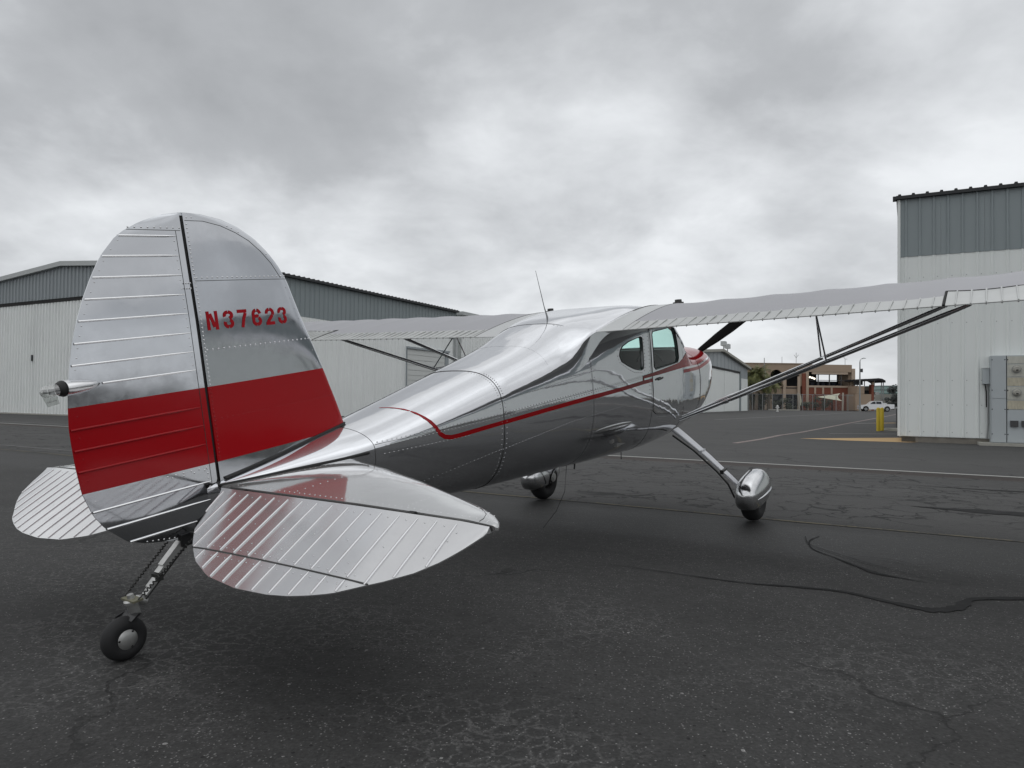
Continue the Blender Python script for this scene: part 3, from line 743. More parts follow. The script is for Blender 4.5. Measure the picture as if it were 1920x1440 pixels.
bbox('parapet', X0 - 0.2, XB + 0.1, Z(682), Z(681), BY - 0.15, BY + 6, M['tanlight'])
bbox('spandrel_wall', X0, XA - 0.2, Z(739), Z(724) - 0.004, BY + 0.25, BY + 0.6, M['tan'])
for u in (1438, 1472, 1499):
    bbox('pillar', B(u) - 0.32, B(u) + 0.10, 0, Z(706), BY - 0.12, BY - 0.005, M['tanlight'])
bbox('brick_pier', B(1503.5), B(1510), 0, Z(700), BY - 0.2, BY + 0.4, M['brickred'])
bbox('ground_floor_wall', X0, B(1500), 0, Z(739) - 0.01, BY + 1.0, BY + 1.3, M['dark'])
for u0, u1 in ((1452, 1470), (1482, 1497)):
    bbox('window', B(u0), B(u1), 0.3 if u0 > 1475 else 1.5, Z(741) - 0.1, BY + 0.9, BY + 0.99, M['carglass'])
bbox('window_wall', B(1444), B(1452), 0, Z(739), BY + 0.6, BY + 0.95, M['tan'])
# glazed right half
bbox('fascia', XB, X1, Z(697), Z(683), BY - 0.1, BY + 0.4, M['tan'])
bbox('roof', X0, X1 - .32, Z(690), Z(690) + 0.25, BY + 0.4, BY + 7, M['dark'])
bbox('lintel', XB + 0.9, X1 - 0.6, Z(697) - 0.35, Z(697) - 0.004, BY - 0.05, BY + 0.3, M['tanlight'])
bbox('corner_pier', B(1511), B(1516), 0, Z(697) - 0.01, BY - 0.14, BY + 0.4, M['tanlight'])
bbox('corner_pier', B(1596.5), B(1603), Z(722), Z(690), BY - 0.14, BY + 0.4, M['tanlight'])
bbox('corner_pier', B(1596.5), B(1607), 0, Z(722) - 0.01, BY - 0.13, BY + 0.4, M['brickred'])
bbox('sill_band', XB, X1, Z(726), Z(722.5), BY - 0.1, BY + 0.3, M['tanlight'])
bbox('brick_wall', XB, X1, 0, Z(726) - 0.005, BY, BY + 0.3, M['brickred'])
for u in (1528, 1543, 1559): bbox('pilaster', B(u) - 0.12, B(u) + 0.16, Z(738), Z(726) - 0.006, BY - 0.1, BY - 0.004, M['tanlight'])
for u in (1529, 1543.5, 1560): bbox('drain_pipe', B(u) - 0.07, B(u) + 0.07, 0, Z(741), BY - 0.12, BY - 0.01, M['gap'])
for u in (1535, 1556, 1578): bbox('mullion', B(u) - 0.07, B(u) + 0.07, Z(722), Z(699), BY + 0.1, BY + 0.22, M['mullion'])
bbox('railing', XB + 0.6, X1 - 0.6, Z(713), Z(712), BY + 0.12, BY + 0.2, M['mullion'])
# view right through the room: back wall with a window opening
ZI0, ZI1 = Z(714.5, BY + 4), Z(702, BY + 4)
wx0, wx1 = (1531 - 960) / 1340 * (BY + 4), (1570 - 960) / 1340 * (BY + 4)
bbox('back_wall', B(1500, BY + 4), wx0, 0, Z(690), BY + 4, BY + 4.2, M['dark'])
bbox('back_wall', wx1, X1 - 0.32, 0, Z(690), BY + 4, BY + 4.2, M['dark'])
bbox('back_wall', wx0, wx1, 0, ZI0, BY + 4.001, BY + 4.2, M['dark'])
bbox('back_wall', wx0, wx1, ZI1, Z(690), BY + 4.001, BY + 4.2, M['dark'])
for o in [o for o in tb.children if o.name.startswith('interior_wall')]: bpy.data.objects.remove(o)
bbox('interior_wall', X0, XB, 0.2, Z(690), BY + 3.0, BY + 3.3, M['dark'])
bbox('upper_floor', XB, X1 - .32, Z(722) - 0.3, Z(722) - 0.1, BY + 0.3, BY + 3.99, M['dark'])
for k in range(7):
    xx = XB + 0.8 + k * 0.88; bbox('table', xx, xx + 0.55, Z(722), Z(718) + 0.2 * (k % 2), BY + 2.4, BY + 3, M['darkblue'])
m_em = bpy.data.materials.new('lit pendant lamp'); m_em.use_nodes = True
_e = m_em.node_tree.nodes['Principled BSDF']; _e.inputs['Emission Color'].default_value = (1, 0.9, 0.75, 1); _e.inputs['Emission Strength'].default_value = 1.6
for k, (u, v_) in enumerate(((1514.5, 706.5), (1519, 707), (1523, 708), (1527, 709.5), (1594, 710), (1591, 711))):
    q = MB(); q.lathe([(-0.16, 0.02), (-0.10, 0.15), (0.05, 0.17), (0.15, 0.05)], (B(u, BY + 2), BY + 2, Z(v_, BY + 2)), (0, 0, 1), 10); q.build('pendant_lamp', m_em, tb)
# side face and its cladding
q = MB(); q.add([(X1, BY + 0.4, 0), (B(1606), BY + 4.3, 0), (B(1606), BY + 4.3, Z(694)), (X1, BY + 0.4, Z(684)), (X1 - 0.3, BY + 0.4, 0), (X1 - 0.3, BY + 4.3, 0), (X1 - 0.3, BY + 4.3, Z(694)), (X1 - 0.3, BY + 0.4, Z(684))],
          [(0, 1, 2, 3), (4, 5, 6, 7), (0, 1, 5, 4), (3, 2, 6, 7), (1, 2, 6, 5), (0, 3, 7, 4)]); q.build('side_wall', M['tan'], tb)
bbox('tower', B(1374), B(1420), 0, Z(676.5), BY + 8, BY + 14, M['tan'])
# roof antennas
for u, v_ in ((1473, 668), (1500, 660), (1593, 671), (1385, 673)):
    an = thing('roof_antenna', (0, 0, 0), {1473: 'thin whip antenna on the tan building roof above the arches', 1500: 'tall forked antenna on the tan building roof beside the jury strut', 1593: 'short pole with lamp on the right end of the tan roof', 1385: 'stub mast on the tan tower behind the palm'}[u], 'antenna')
    q = MB(); q.tube([(B(u), BY + 1.5, Z(690)), (B(u), BY + 1.5, Z(v_))], 0.035, 5); q.build('mast', M['galv'], an)
    if u in (1500, 1593):
        q = MB(); zz = Z(v_ + 10 if u == 1500 else v_)
        q.tube([(B(u) - 0.35, BY + 1.5, zz + 0.5), (B(u), BY + 1.5, zz), (B(u) + 0.35, BY + 1.5, zz + (0.5 if u == 1500 else 0.0))], 0.035, 5); q.build('crossarm', M['galv'], an)

# stair tower with canopy to the right
st = thing('stair_terrace', (0, 0, 0), 'outdoor stair terrace with black curved canopy beside the tan building', 'terrace')
SY = 109.0
sb = lambda name, u0, u1, v0, v1, m, d=3.0, y=SY: bbox(name, B(u0, y), B(u1, y), Z(v1, y, 1630), Z(v0, y, 1630), y, y + d, m, st)
sb('lower_wall', 1604, 1634, 739, 770, M['tan'])
sb('upper_wall', 1607, 1621, 724, 738.5, M['tan'])
sb('landing', 1621.2, 1636, 725, 732, M['concrete'], 2.0, SY + 1)
sb('recess', 1621.5, 1634, 732.2, 738.8, M['dark'], 1.0, SY + 1.5)
sb('speaker_box', 1606.5, 1618, 714, 722, M['dark'], 1.0)
sb('brick_post', 1634.5, 1639, 721, 770, M['brickred'], 0.8)
sb('brick_post', 1636, 1639.5, 716, 720.8, M['tan'], 0.5)
for u in (1607.5, 1621, 1639.5, 1653, 1656.5): sb('post', u, u + 1.0, 713, 770 if u > 1640 else 726, M['galv'], 0.15, SY + 0.3)
for v_ in (723, 731, 738): sb('rail', 1640, 1656, v_, v_ + 0.9, M['galv'], 0.1, SY + 0.35)
sb('stair_landing', 1640, 1655, 745, 748, M['concrete2'], 2.5, SY + 0.6)
sb('awning', 1641, 1649, 735, 740, M['leafwhite'], 1.2, SY + 0.8)
q = MB(); prof = [(1606, 711.5), (1613, 711), (1621, 710.5), (1630, 711), (1637, 710.2), (1644, 709), (1651, 710), (1657, 713.5)]
top_ = [(B(u, SY), Z(v_, SY, 1630)) for u, v_ in prof]
q.loft([[(x, SY - 0.6, z - 0.30), (x, SY - 0.6, z), (x, SY + 4, z), (x, SY + 4, z - 0.30)] for x, z in top_]); q.build('canopy', M['canopy'], st)

# pale green banded building on the skyline
pg = thing('office_block', (0, 0, 0), 'distant pale green building with horizontal bands left of the right hangar', 'building')
GY = 260.0
for k in range(7):
    z0 = -2 + k * 1.42
    bbox('floor_band', B(1650, GY), B(1760, GY), z0, z0 + 0.9, GY, GY + 30, M['palegreen'], pg)
    bbox('glazing_band', B(1650, GY) + 0.1, B(1760, GY) - 0.1, z0 + 0.9, z0 + 1.42, GY + 0.15, GY + 29.8, M['palegreen2'], pg)
gw = MB(); gw.box((B(1675, 150), 150, 1.6), (B(1710, 150) - B(1640, 150), 0.4, 3.2)); tag(gw.build('block_wall', M['concrete2']), 'pale grey yard wall behind the white pickup', 'wall')


def leafy(name, c, rx, ry, rz, n, size, m, label, cat, seed, trunk=None):
    """crown of many small leaf cards through an uneven volume, plus a tapered stem"""
    rnd = random.Random(seed); t_ = thing(name, (c[0], c[1], 0), label, cat)
    q = MB(); clumps = [(rnd.uniform(-.75, .75), rnd.uniform(-.75, .75), rnd.uniform(-.7, .8)) for _ in range(11)]
    for i in range(n):
        cx, cy, cz = clumps[i % len(clumps)]; r = 0.42
        d = Vector((rnd.gauss(0, 1), rnd.gauss(0, 1), rnd.gauss(0, 1))).normalized() * r * rnd.random() ** 0.4
        p = Vector(((cx + d.x) * rx, (cy + d.y) * ry, c[2] + (cz + d.z) * rz))
        if p.z < 0.05: p.z = 0.05
        a = Vector((rnd.gauss(0, 1), rnd.gauss(0, 1), rnd.gauss(0, .6))).normalized(); bb = a.orthogonal().normalized()
        s1 = size * rnd.uniform(.6, 1.3)
        q.add([p - a * s1, p + bb * s1 * .5, p + a * s1, p - bb * s1 * .5], [(0, 1, 2, 3)])
    q.build('crown', m, t_, fix=False)
    q = MB(); h = c[2] - rz * 0.2
    q.tube([(0, 0, 0), (0.03 * rx, 0, h * 0.5), (0, 0, h)], [0.08 * rx + .03, 0.05 * rx + .02, 0.02], 6); q.build('trunk', M['bark'], t_)
    return t_


def palm(x, y, h, r, seed, label):
    rnd = random.Random(seed); t_ = thing('palm_tree', (x, y, 0), label, 'palm tree', 'palms beside the far hangar')
    q = MB(); q.tube([(0, 0, 0), (0.1, 0, h * 0.5), (0.05, 0.1, h)], [0.28, 0.22, 0.18], 8); q.build('trunk', M['bark'], t_)
    q = MB()
    for k in range(64):
        az = rnd.uniform(0, 2 * math.pi); el = rnd.uniform(-0.5, 1.3); L = r * rnd.uniform(.8, 1.15)
        pts = []
        for j in range(6):
            tt = j / 5; e2 = el - 1.5 * tt ** 1.6
            q0 = pts[-1] if pts else Vector((0.05, 0.1, h))
            pts.append(q0 + Vector((math.cos(az) * math.cos(e2), math.sin(az) * math.cos(e2), math.sin(e2))) * (L / 5 if j else 0))
        side = Vector((-math.sin(az), math.cos(az), 0))
        for j in range(1, 6):
            for sgn in (-1, 1):
                for mth in range(3):
                    a = pts[j - 1].lerp(pts[j], mth / 3); ln = 0.55 * (1 - abs(j / 5 - .5)) * r * 0.42
                    tip = a + side * sgn * ln + (pts[j] - pts[j - 1]).normalized() * ln * .6 - Vector((0, 0, ln * .45))
                    wv = (pts[j] - pts[j - 1]).normalized() * 0.06
                    q.add([a - wv, a + wv, tip], [(0, 1, 2)])
    q.build('crown', M['palmleaf'], t_, fix=False)
    return t_


palm(B(1418, 106), 106, 5.2, 3.0, 1, 'bushy green palm, tallest, right behind the far hangar roof')
palm(B(1407, 107), 107, 4.7, 2.8, 2, 'green palm half hidden by the far hangar corner')
palm(B(1441, 106.5), 106.5, 4.1, 2.4, 3, 'shorter palm in front of the left arch')
for k, (u, y, zc, rx, rz, n, lab) in enumerate(((1412, 107, 1.5, 1.3, 1.4, 420, 'dense dark shrub under the palms by the fence'), (1432, 107.5, 1.3, 1.2, 1.2, 380, 'dark shrub at the foot of the flagpole'),
                                           (1466, 109.5, 1.0, 1.7, .8, 400, 'low grey green shrub below the second arch'), (1513, 110, .8, 1.5, .6, 320, 'small shrub left of the shade sail'),
                                           (1541, 110, 1.1, 1.3, 1.0, 380, 'round shrub under the shade sail'))):
    leafy('shrub', (B(u, y), y, zc), rx, .8, rz, n, 0.17, M['shrub'], lab, 'shrub', 20 + k)
leafy('tree', (B(1668, 150), 146, 3.4), 2.6, 2.0, 1.7, 700, 0.3, M['darkleaf'], 'dark bushy tree behind the white pickup in front of the green building', 'tree', 40)
leafy('tree', (B(1661, 150), 147, 1.7), 1.6, 1.5, 1.3, 400, 0.3, M['darkleaf'], 'low dark tree beside the stair terrace posts', 'tree', 41)

# chain-link fence
FY = 105.0
fc = thing('chain_link_fence', (0, 0, 0), 'grey chain link fence in front of the brick building yard', 'fence')
fx0, fx1 = B(1402, FY), B(1600, FY)
q = MB(); q.tube([(fx0, FY, 2.35), (fx1, FY, 2.35)], 0.03, 5); q.build('top_rail', M['galv'], fc)
for u in (1404, 1411, 1430, 1449, 1468, 1487, 1505, 1524, 1546, 1568, 1590):
    q = MB(); q.tube([(B(u, FY), FY, 0), (B(u, FY), FY, 2.4)], 0.045, 6); q.build('fence_post', M['galv'], fc)
q = MB(); st_ = 0.16; x = fx0 - 2.3
while x < fx1:
    for sg in (0, 1):
        xa, xb, za, zb = x, x + 2.3, 0.04, 2.33
        if xa < fx0: za += (fx0 - xa); xa = fx0
        if xb > fx1: zb -= (xb - fx1); xb = fx1
        if zb > za:
            if sg: za, zb = 2.37 - za, 2.37 - zb
            q.add([(xa, FY + .01 * sg, za - .005), (xb, FY + .01 * sg, zb - .005), (xb, FY + .01 * sg, zb + .005), (xa, FY + .01 * sg, za + .005)], [(0, 1, 2, 3)])
    x += st_
q.build('wire_mesh', M['galv'], fc, fix=False, kind='stuff')
# shade sail with two posts
ss = thing('shade_sail', (0, 0, 0), 'cream triangular shade sail between two pale posts', 'shade sail')
SY2 = 106.5
q = MB(); A_, B_, C_ = Vector((B(1533, SY2), SY2, Z(744.5, SY2, 1560))), Vector((B(1579, SY2), SY2 + 0.5, Z(737, SY2, 1560))), Vector((B(1577, SY2), SY2 - 0.6, Z(752, SY2, 1560)))
rows = []
for i in range(9):
    a = i / 8; p0 = A_.lerp(B_, a); p1 = A_.lerp(C_, a); row = []
    for j in range(9):
        c_ = j / 8; p = p0.lerp(p1, c_); sag = 4 * c_ * (1 - c_)
        row.append(p - Vector((0.55 * sag * a ** 3, 0, 0)))
    rows.append(row)
q.grid(rows); q.build('sail', M['sail'], ss, 60, fix=False)
for (u0, u1, v_) in ((1496, 1499, 737), (1581, 1580, 736)):
    q = MB(); q.tube([(B(u1, SY2), SY2, 0), (B(u0, SY2), SY2, Z(v_, SY2, 1560))], 0.13, 8); q.build('post', M['wood'], ss)
q = MB(); q.loft([[(B(u, SY2), SY2 + 0.1, Z(v_, SY2, 1500)), (B(u2, SY2), SY2 + 0.1, Z(v_, SY2, 1500)), (B(u2, SY2), SY2 + 0.16, Z(v_, SY2, 1500)), (B(u, SY2), SY2 + 0.16, Z(v_, SY2, 1500))] for u, u2, v_ in ((1500, 1500.6, 738), (1500.5, 1503, 743), (1501, 1504, 752), (1501, 1502.5, 760))]); q.build('furled_cloth', M['sail'], ss)

# flagpole, lamp, hydrant
fp = thing('flagpole', (B(1433, 109), 109, 0), 'tall flagpole with drooping flag in front of the palms', 'flagpole')
q = MB(); q.tube([(0, 0, 0), (0, 0, Z(671, 109, 1433))], [0.09, 0.05], 6); q.build('pole', M['galv'], fp)
q = MB(); zf = Z(694, 109, 1433); q.loft([[(0.05, 0, zf), (0.12, .05, zf), (0.12, -.05, zf)], [(0.05, .1, zf - 1.2), (0.5, .12, zf - 1.3), (0.45, -.1, zf - 1.1)], [(0.1, .05, zf - 2.2), (0.75, .1, zf - 2.6), (0.6, -.1, zf - 2.3)]]); q.build('flag', M['leafwhite'], fp)
lp = thing('street_lamp', (B(1612.5, 103), 103, 0), 'grey street lamp with curved arm in front of the terrace', 'street lamp')
zl = Z(678, 103, 1612)
q = MB(); q.tube([(0, 0, 0), (0, 0, zl)], [0.14, 0.08], 8); q.build('pole', M['galv'], lp)
q = MB(); q.tube([(0, 0, zl - 0.02), (0.05, 0, zl + 0.25), (0.2, 0, zl + 0.4), (0.45, 0, zl + 0.45)], 0.05, 6); q.build('arm', M['galv'], lp)
q = MB(); q.loft([[(0.35 + dx, yy * .14, zl + 0.44 + zz * hh) for yy, zz in ((-1, 0), (1, 0), (.6, 1), (-.6, 1))] for dx, hh in ((0, .08), (.15, .14), (.4, .1), (.5, .04))]); q.build('lamp_head', M['trim'], lp)
for v_ in (693, 696):
    q = MB(); zz = Z(v_, 103, 1612); q.loft([[(0.05, -.12, zz - .12), (0.05, .12, zz - .12), (0.05, .12, zz + .12), (0.05, -.12, zz + .12)], [(0.36, -.16, zz - .15), (0.36, .16, zz - .15), (0.36, .16, zz + .15), (0.36, -.16, zz + .15)]]); q.build('floodlight', M['mullion'], lp)
hy = thing('fire_hydrant', (32.4, 87.2, 0), 'white fire hydrant standing on the asphalt before the fence', 'hydrant')
q = MB(); q.lathe([(0, .16), (.06, .16), (.07, .11), (.6, .11), (.62, .15), (.68, .15), (.75, .1), (.82, .03)], (0, 0, 0), (0, 0, 1), 10); q.build('body', M['leafwhite'], hy, 40)
q = MB(); q.lathe([(-.22, .07), (.22, .07)], (0, 0, .5), (1, 0, 0), 8); q.build('outlet', M['leafwhite'], hy)
q = MB(); q.box((0.3, 1.5, .08), (4.5, .5, .16)); tag(q.build('yard_kerb', M['concrete2']), None, None, None, 'structure'); bpy.data.objects['yard_kerb'].location = (39.5, 103, 0)

# bollards
def bollard_me():
    q = MB(); q.lathe([(0, 0.07), (0.86, 0.07), (0.90, 0.055), (0.92, 0.02)], (0, 0, 0), (0, 0, 1), 16); return q.mesh('bollard', M['yellow'], 40)
bme = bollard_me()
for (x, y, lab) in ((14.33, 27.95, 'yellow steel bollard, left one of the touching pair'), (14.72, 28.42, 'yellow steel bollard, right one of the touching pair')):
    o = link('bollard', bme, None, (x, y, 0)); tag(o, lab, 'bollard', 'yellow bollards by the right hangar')

# air conditioning unit behind the hangar corner
ac_ = thing('condenser_unit', (15.75, 28.3, 0), 'dark grey air conditioning condenser beside the right hangar corner', 'air conditioner')
q = MB(); q.box((0, 0, .05), (1.5, 1.0, .1)); q.build('pad', M['concrete2'], ac_)
q = MB(); q.box((0.1, 0, .5), (0.9, .7, .78)); q.build('case', M['mullion'], ac_)
q = MB(); q.box((0.1, 0, .91), (0.94, .74, .04)); q.build('lid', M['cab_grey'], ac_)
sme = None
for k in range(8):
    if sme is None:
        qq = MB(); qq.box((0, 0, 0), (0.8, .03, .03)); sme = qq.mesh('louvre_slat', M['gap'])
    link('louvre_slat', sme, ac_, (0.1, -0.36, .2 + k * .085))

# ---- white pickup truck
tr = thing('pickup_truck', (0, 0, 0), 'white crew cab pickup parked beside the stair terrace', 'pickup truck',
           mtx=Matrix.Translation((53.2, 104.5, 0)) @ Matrix.Rotation(math.radians(-14), 4, 'Z') @ Matrix.Scale(0.87, 4))
# local: -x = front, length 5.3
side = [(-2.66, .45), (-2.70, .80), (-2.62, 1.02), (-1.5, 1.16), (-1.28, 1.19), (-0.72, 1.70), (-0.5, 1.76), (0.72, 1.76), (0.84, 1.72), (0.90, 1.24), (2.62, 1.24), (2.66, .9), (2.62, .52)]
arch_f = [(-1.7 + .46 * math.cos(a), .44 + .48 * math.sin(a)) for a in np.linspace(math.pi, 0, 9)]
arch_r = [(1.55 + .46 * math.cos(a), .44 + .48 * math.sin(a)) for a in np.linspace(math.pi, 0, 9)]
lower = [(2.1, .42)] ; lower = [(-2.2, .42)] + arch_f + [(-1.2, .36), (1.05, .36)] + arch_r + [(2.05, .45)]
poly = side[::-1] + [(-2.55, .40)] + lower
def extr(q, poly, y0, y1, taper=0.0, zt=1.1):
    n = len(poly); f = lambda y, z: y * (1 - taper * max(0, z - zt))
    q.add([(x, f(y0, z), z) for x, z in poly] + [(x, f(y1, z), z) for x, z in poly], [tuple(range(n)), tuple(range(n, 2 * n))[::-1]] + [(i, (i + 1) % n, n + (i + 1) % n, n + i) for i in range(n)])
q = MB(); extr(q, poly, -0.92, 0.92, 0.25); q.build('body', M['white'], tr, 25)
for pl in ([(-1.08, 1.24), (-0.64, 1.63), (-0.20, 1.66), (-0.20, 1.24)], [(-0.12, 1.24), (-0.12, 1.665), (0.68, 1.66), (0.70, 1.24)]):
    for sy in (-1, 1):
        q = MB(); n = len(pl); q.add([(x, sy * (0.925 * (1 - .25 * max(0, z - 1.1))), z) for x, z in pl], [tuple(range(n))]); q.build('window', M['carglass'], tr)
q = MB(); q.box((-2.63, 0, .82), (.06, 1.4, .22)); q.build('grille', M['gap'], tr)
for sy in (-.72, .72):
    q = MB(); q.box((-2.6, sy, .86), (.1, .3, .14)); q.build('headlight', M['lens'], tr)
    q = MB(); q.box((2.6, sy * 1.15, .88), (.06, .14, .34)); q.build('taillight', M['red'], tr)
q = MB(); q.box((2.70, 0, .52), (.16, 1.7, .16)); q.build('bumper', M['galv'], tr)
q = MB(); q.box((-2.62, 0, .48), (.16, 1.75, .2)); q.build('bumper', M['white'], tr)
q = MB(); q.box((1.76, 0, 1.246), (1.6, 1.6, .02)); q.build('bed', M['gap'], tr)
q = MB(); q.box((1.25, 0, 1.33), (.5, 1.6, .18)); q.build('tool_box', M['white'], tr)
for x in (-1.7, 1.55):
    for sy in (-1, 1):
        q = MB(); q.lathe([(-.12, .26), (-.12, .37), (-.08, .40), (.08, .40), (.12, .37), (.12, .26)], (x, sy * .80, .40), (0, 1, 0), 20); wh = q.build('wheel', M['tyre'], tr, 40)
        q = MB(); q.lathe([(-.125, .02), (-.125, .25), (.125, .25), (.125, .02)], (x, sy * .80, .40), (0, 1, 0), 16); q.build('rim', M['galv'], wh, 40)

# ================================================================== THE AEROPLANE
T0 = Vector((-1.534, 2.807, 0.0)); fh = Vector((0.558, 0.830, 0)).normalized(); rt = Vector((fh.y, -fh.x, 0)); AL = math.radians(9.6)
fxv = fh * math.cos(AL) + UPZ * math.sin(AL); uzv = -fh * math.sin(AL) + UPZ * math.cos(AL); lf = -rt
AM = Matrix(((fxv.x, lf.x, uzv.x, T0.x), (fxv.y, lf.y, uzv.y, T0.y), (fxv.z, lf.z, uzv.z, T0.z), (0, 0, 0, 1)))
plane = thing('airplane', (0, 0, 0), 'polished silver taildragger airplane with red tail band and stripe', 'airplane', mtx=AM)


def V(x, y, z): return (x, -y, z)       # x forward, y to starboard, z up


ST = np.array([
    # x     zc     zt     zb     w     nt   nb
    [0.46, 0.572, 0.586, 0.43, 0.035, 2.0, 2.0],
    [0.60, 0.573, 0.600, 0.39, 0.085, 2.0, 2.0],
    [0.82, 0.575, 0.628, 0.335, 0.148, 2.0, 2.0],
    [1.15, 0.583, 0.678, 0.270, 0.250, 2.0, 2.1],
    [1.25, 0.586, 0.690, 0.252, 0.268, 2.0, 2.1],
    [1.56, 0.590, 0.738, 0.195, 0.305, 2.25, 2.15],
    [2.12, 0.585, 0.832, 0.105, 0.348, 2.75, 2.3],
    [2.49, 0.583, 0.897, 0.060, 0.380, 2.95, 2.35],
    [2.90, 0.582, 0.980, 0.020, 0.418, 3.0, 2.4],
    [3.10, 0.582, 1.036, 0.000, 0.440, 3.0, 2.45],
    [3.26, 0.582, 1.078, -0.014, 0.458, 3.1, 2.45],
    [3.45, 0.580, 1.113, -0.035, 0.480, 3.5, 2.55],
    [3.75, 0.570, 1.138, -0.060, 0.508, 4.5, 2.7],
    [4.10, 0.550, 1.155, -0.090, 0.520, 5.5, 3.0],
    [4.40, 0.530, 1.142, -0.110, 0.525, 5.5, 3.2],
    [4.72, 0.500, 1.085, -0.122, 0.520, 5.0, 3.2],
    [4.86, 0.480, 1.030, -0.126, 0.515, 4.6, 3.1],
    [5.05, 0.450, 0.860, -0.128, 0.505, 3.8, 3.0],
    [5.22, 0.420, 0.710, -0.125, 0.492, 3.0, 2.9],
    [5.50, 0.380, 0.672, -0.115, 0.462, 2.6, 2.75],
    [5.80, 0.370, 0.650, -0.095, 0.425, 2.5, 2.7],
    [6.10, 0.375, 0.622, -0.030, 0.372, 2.4, 2.6],
    [6.30, 0.385, 0.585, 0.070, 0.312, 2.3, 2.5],
    [6.38, 0.390, 0.555, 0.125, 0.270, 2.2, 2.4]])
STF = [pchip(ST[:, 0], ST[:, i]) for i in range(1, 7)]


def sec(x):
    return [f(x) for f in STF]


def surf(x, th, off=0.0):
    """point on the fuselage skin: th=0 top, pi/2 starboard, pi bottom"""
    zc, zt, zb, wd, nt, nb = sec(x); c, s = math.cos(th), math.sin(th)
    n = nt if c >= 0 else nb; h = (zt - zc) if c >= 0 else (zc - zb)
    y = (wd + off) * math.copysign(abs(s) ** (2 / n), s); z = zc + (h + off) * math.copysign(abs(c) ** (2 / n), c)
    return Vector((x, y, z))


def th_at(x, z):
    """angle on the starboard side where the skin is at height z"""
    zc, zt, zb, wd, nt, nb = sec(x)
    if z >= zc: return math.acos(min(1.0, ((z - zc) / (zt - zc))) ** (nt / 2))
    return math.pi - math.acos(min(1.0, ((zc - z) / (zc - zb))) ** (nb / 2))


def snorm(x, th):
    a = surf(x + .004, th) - surf(x - .004, th); b_ = surf(x, th + .004) - surf(x, th - .004)
    n = a.cross(b_).normalized(); c = surf(x, th) - Vector((x, 0, sec(x)[0]))
    return n if n.dot(c) > 0 else -n


NTH = 96
THS = []
for k in range(NTH):
    a = 2 * math.pi * k / NTH; THS.append(a)


def ring(x, off=0.0):
    return [V(*surf(x, t_, off)) for t_ in THS]


def xs_range(a, b, step):
    n = max(2, int(round((b - a) / step)) + 1); return list(np.linspace(a, b, n))


# aft skins: three barrels, each lapping 1.5 mm proud over the next
for (a, b_, off, nm) in ((0.46, 1.238, 0.003, 'tail_fairing'), (1.232, 2.256, 0.0, 'aft_fuselage'), (2.25, 3.256, 0.0016, 'mid_fuselage')):
    q = MB(); q.loft([ring(x, off - 0.004 if x == a else off) for x in xs_range(a, b_, 0.06)], True)
    q.build(nm, M['polish'], plane, 50)

# cabin shell: thick skin, openings cut through it
q = MB()
xo = xs_range(3.25, 5.50, 0.05)
outer = [ring(x, 0.003) for x in xo]; inner = [ring(x, -0.022) for x in xo]
n = NTH; rings = outer + inner[::-1]
q.loft(rings, False)
# close the loop between last inner ring (at x=3.25) and the first outer ring
nr = len(rings); q.f += [((nr - 1) * n + k, (nr - 1) * n + (k + 1) % n, (k + 1) % n, k) for k in range(n)]; q.mi += [0] * n
# inner faces dark
nf_o = (len(xo) - 1) * n + n
for i in range(nf_o, nf_o + (len(xo) - 1) * n): q.mi[i] = 1
cab_me = q.mesh('fuselage', [M['polish'], M['interior']])
REAR_W = [(3.640, 0.785), (3.655, 0.825), (3.705, 0.854), (3.798, 0.877), (3.93, 0.893), (4.01, 0.897), (4.035, 0.885), (4.030, 0.663), (4.018, 0.640), (3.973, 0.635), (3.862, 0.658), (3.756, 0.697), (3.665, 0.738)]
DOOR_W = [(4.245, 0.917), (4.69, 0.922), (4.775, 0.905), (4.800, 0.640), (4.765, 0.606), (4.255, 0.606), (4.222, 0.630), (4.225, 0.895)]
WSH = [(4.90, 1.00), (5.015, 0.715), (5.215, 0.706), (5.40, 0.75), (5.40, 1.2), (4.86, 1.2)]


def cutter(poly, y0, y1):
    q = MB(); n = len(poly)
    q.add([V(x, y0, z) for x, z in poly] + [V(x, y1, z) for x, z in poly], [tuple(range(n)), tuple(range(n, 2 * n))[::-1]] + [(i, (i + 1) % n, n + (i + 1) % n, n + i) for i in range(n)])
    o = bpy.data.objects.new('cut', q.mesh('cut', M['black'])); COL.objects.link(o); return o


def boolean(me, cuts, op='DIFFERENCE'):
    o = bpy.data.objects.new('tmp', me); COL.objects.link(o)
    for c in cuts:
        md = o.modifiers.new('b', 'BOOLEAN'); md.operation = op; md.object = c; md.solver = 'EXACT'
    dg = bpy.context.evaluated_depsgraph_get(); dg.update()
    out = bpy.data.meshes.new_from_object(o.evaluated_get(dg))
    bpy.data.objects.remove(o)
    for c in cuts: bpy.data.objects.remove(c)
    return out


cab = boolean(cab_me, [cutter(REAR_W, -0.8, 0.8), cutter(DOOR_W, -0.8, 0.8), cutter(WSH, -0.8, 0.8)])
cab.name = 'fuselage'; shade(cab, 35)
fus = link('fuselage', cab, plane)

# cowling
q = MB(); xc = xs_range(5.497, 6.38, 0.05)
rr = [ring(x, 0.005) for x in xc]
nose = []
for f_, dx in ((0.93, 0.012), (0.84, 0.017), (0.70, 0.012)):
    nose.append([(6.38 + dx, p[1] * f_, 0.385 + (p[2] - 0.385) * f_) for p in ring(6.38, 0.005)])
q.loft(rr + nose, True); cowl = q.build('cowling', M['cowl'], plane, 50)


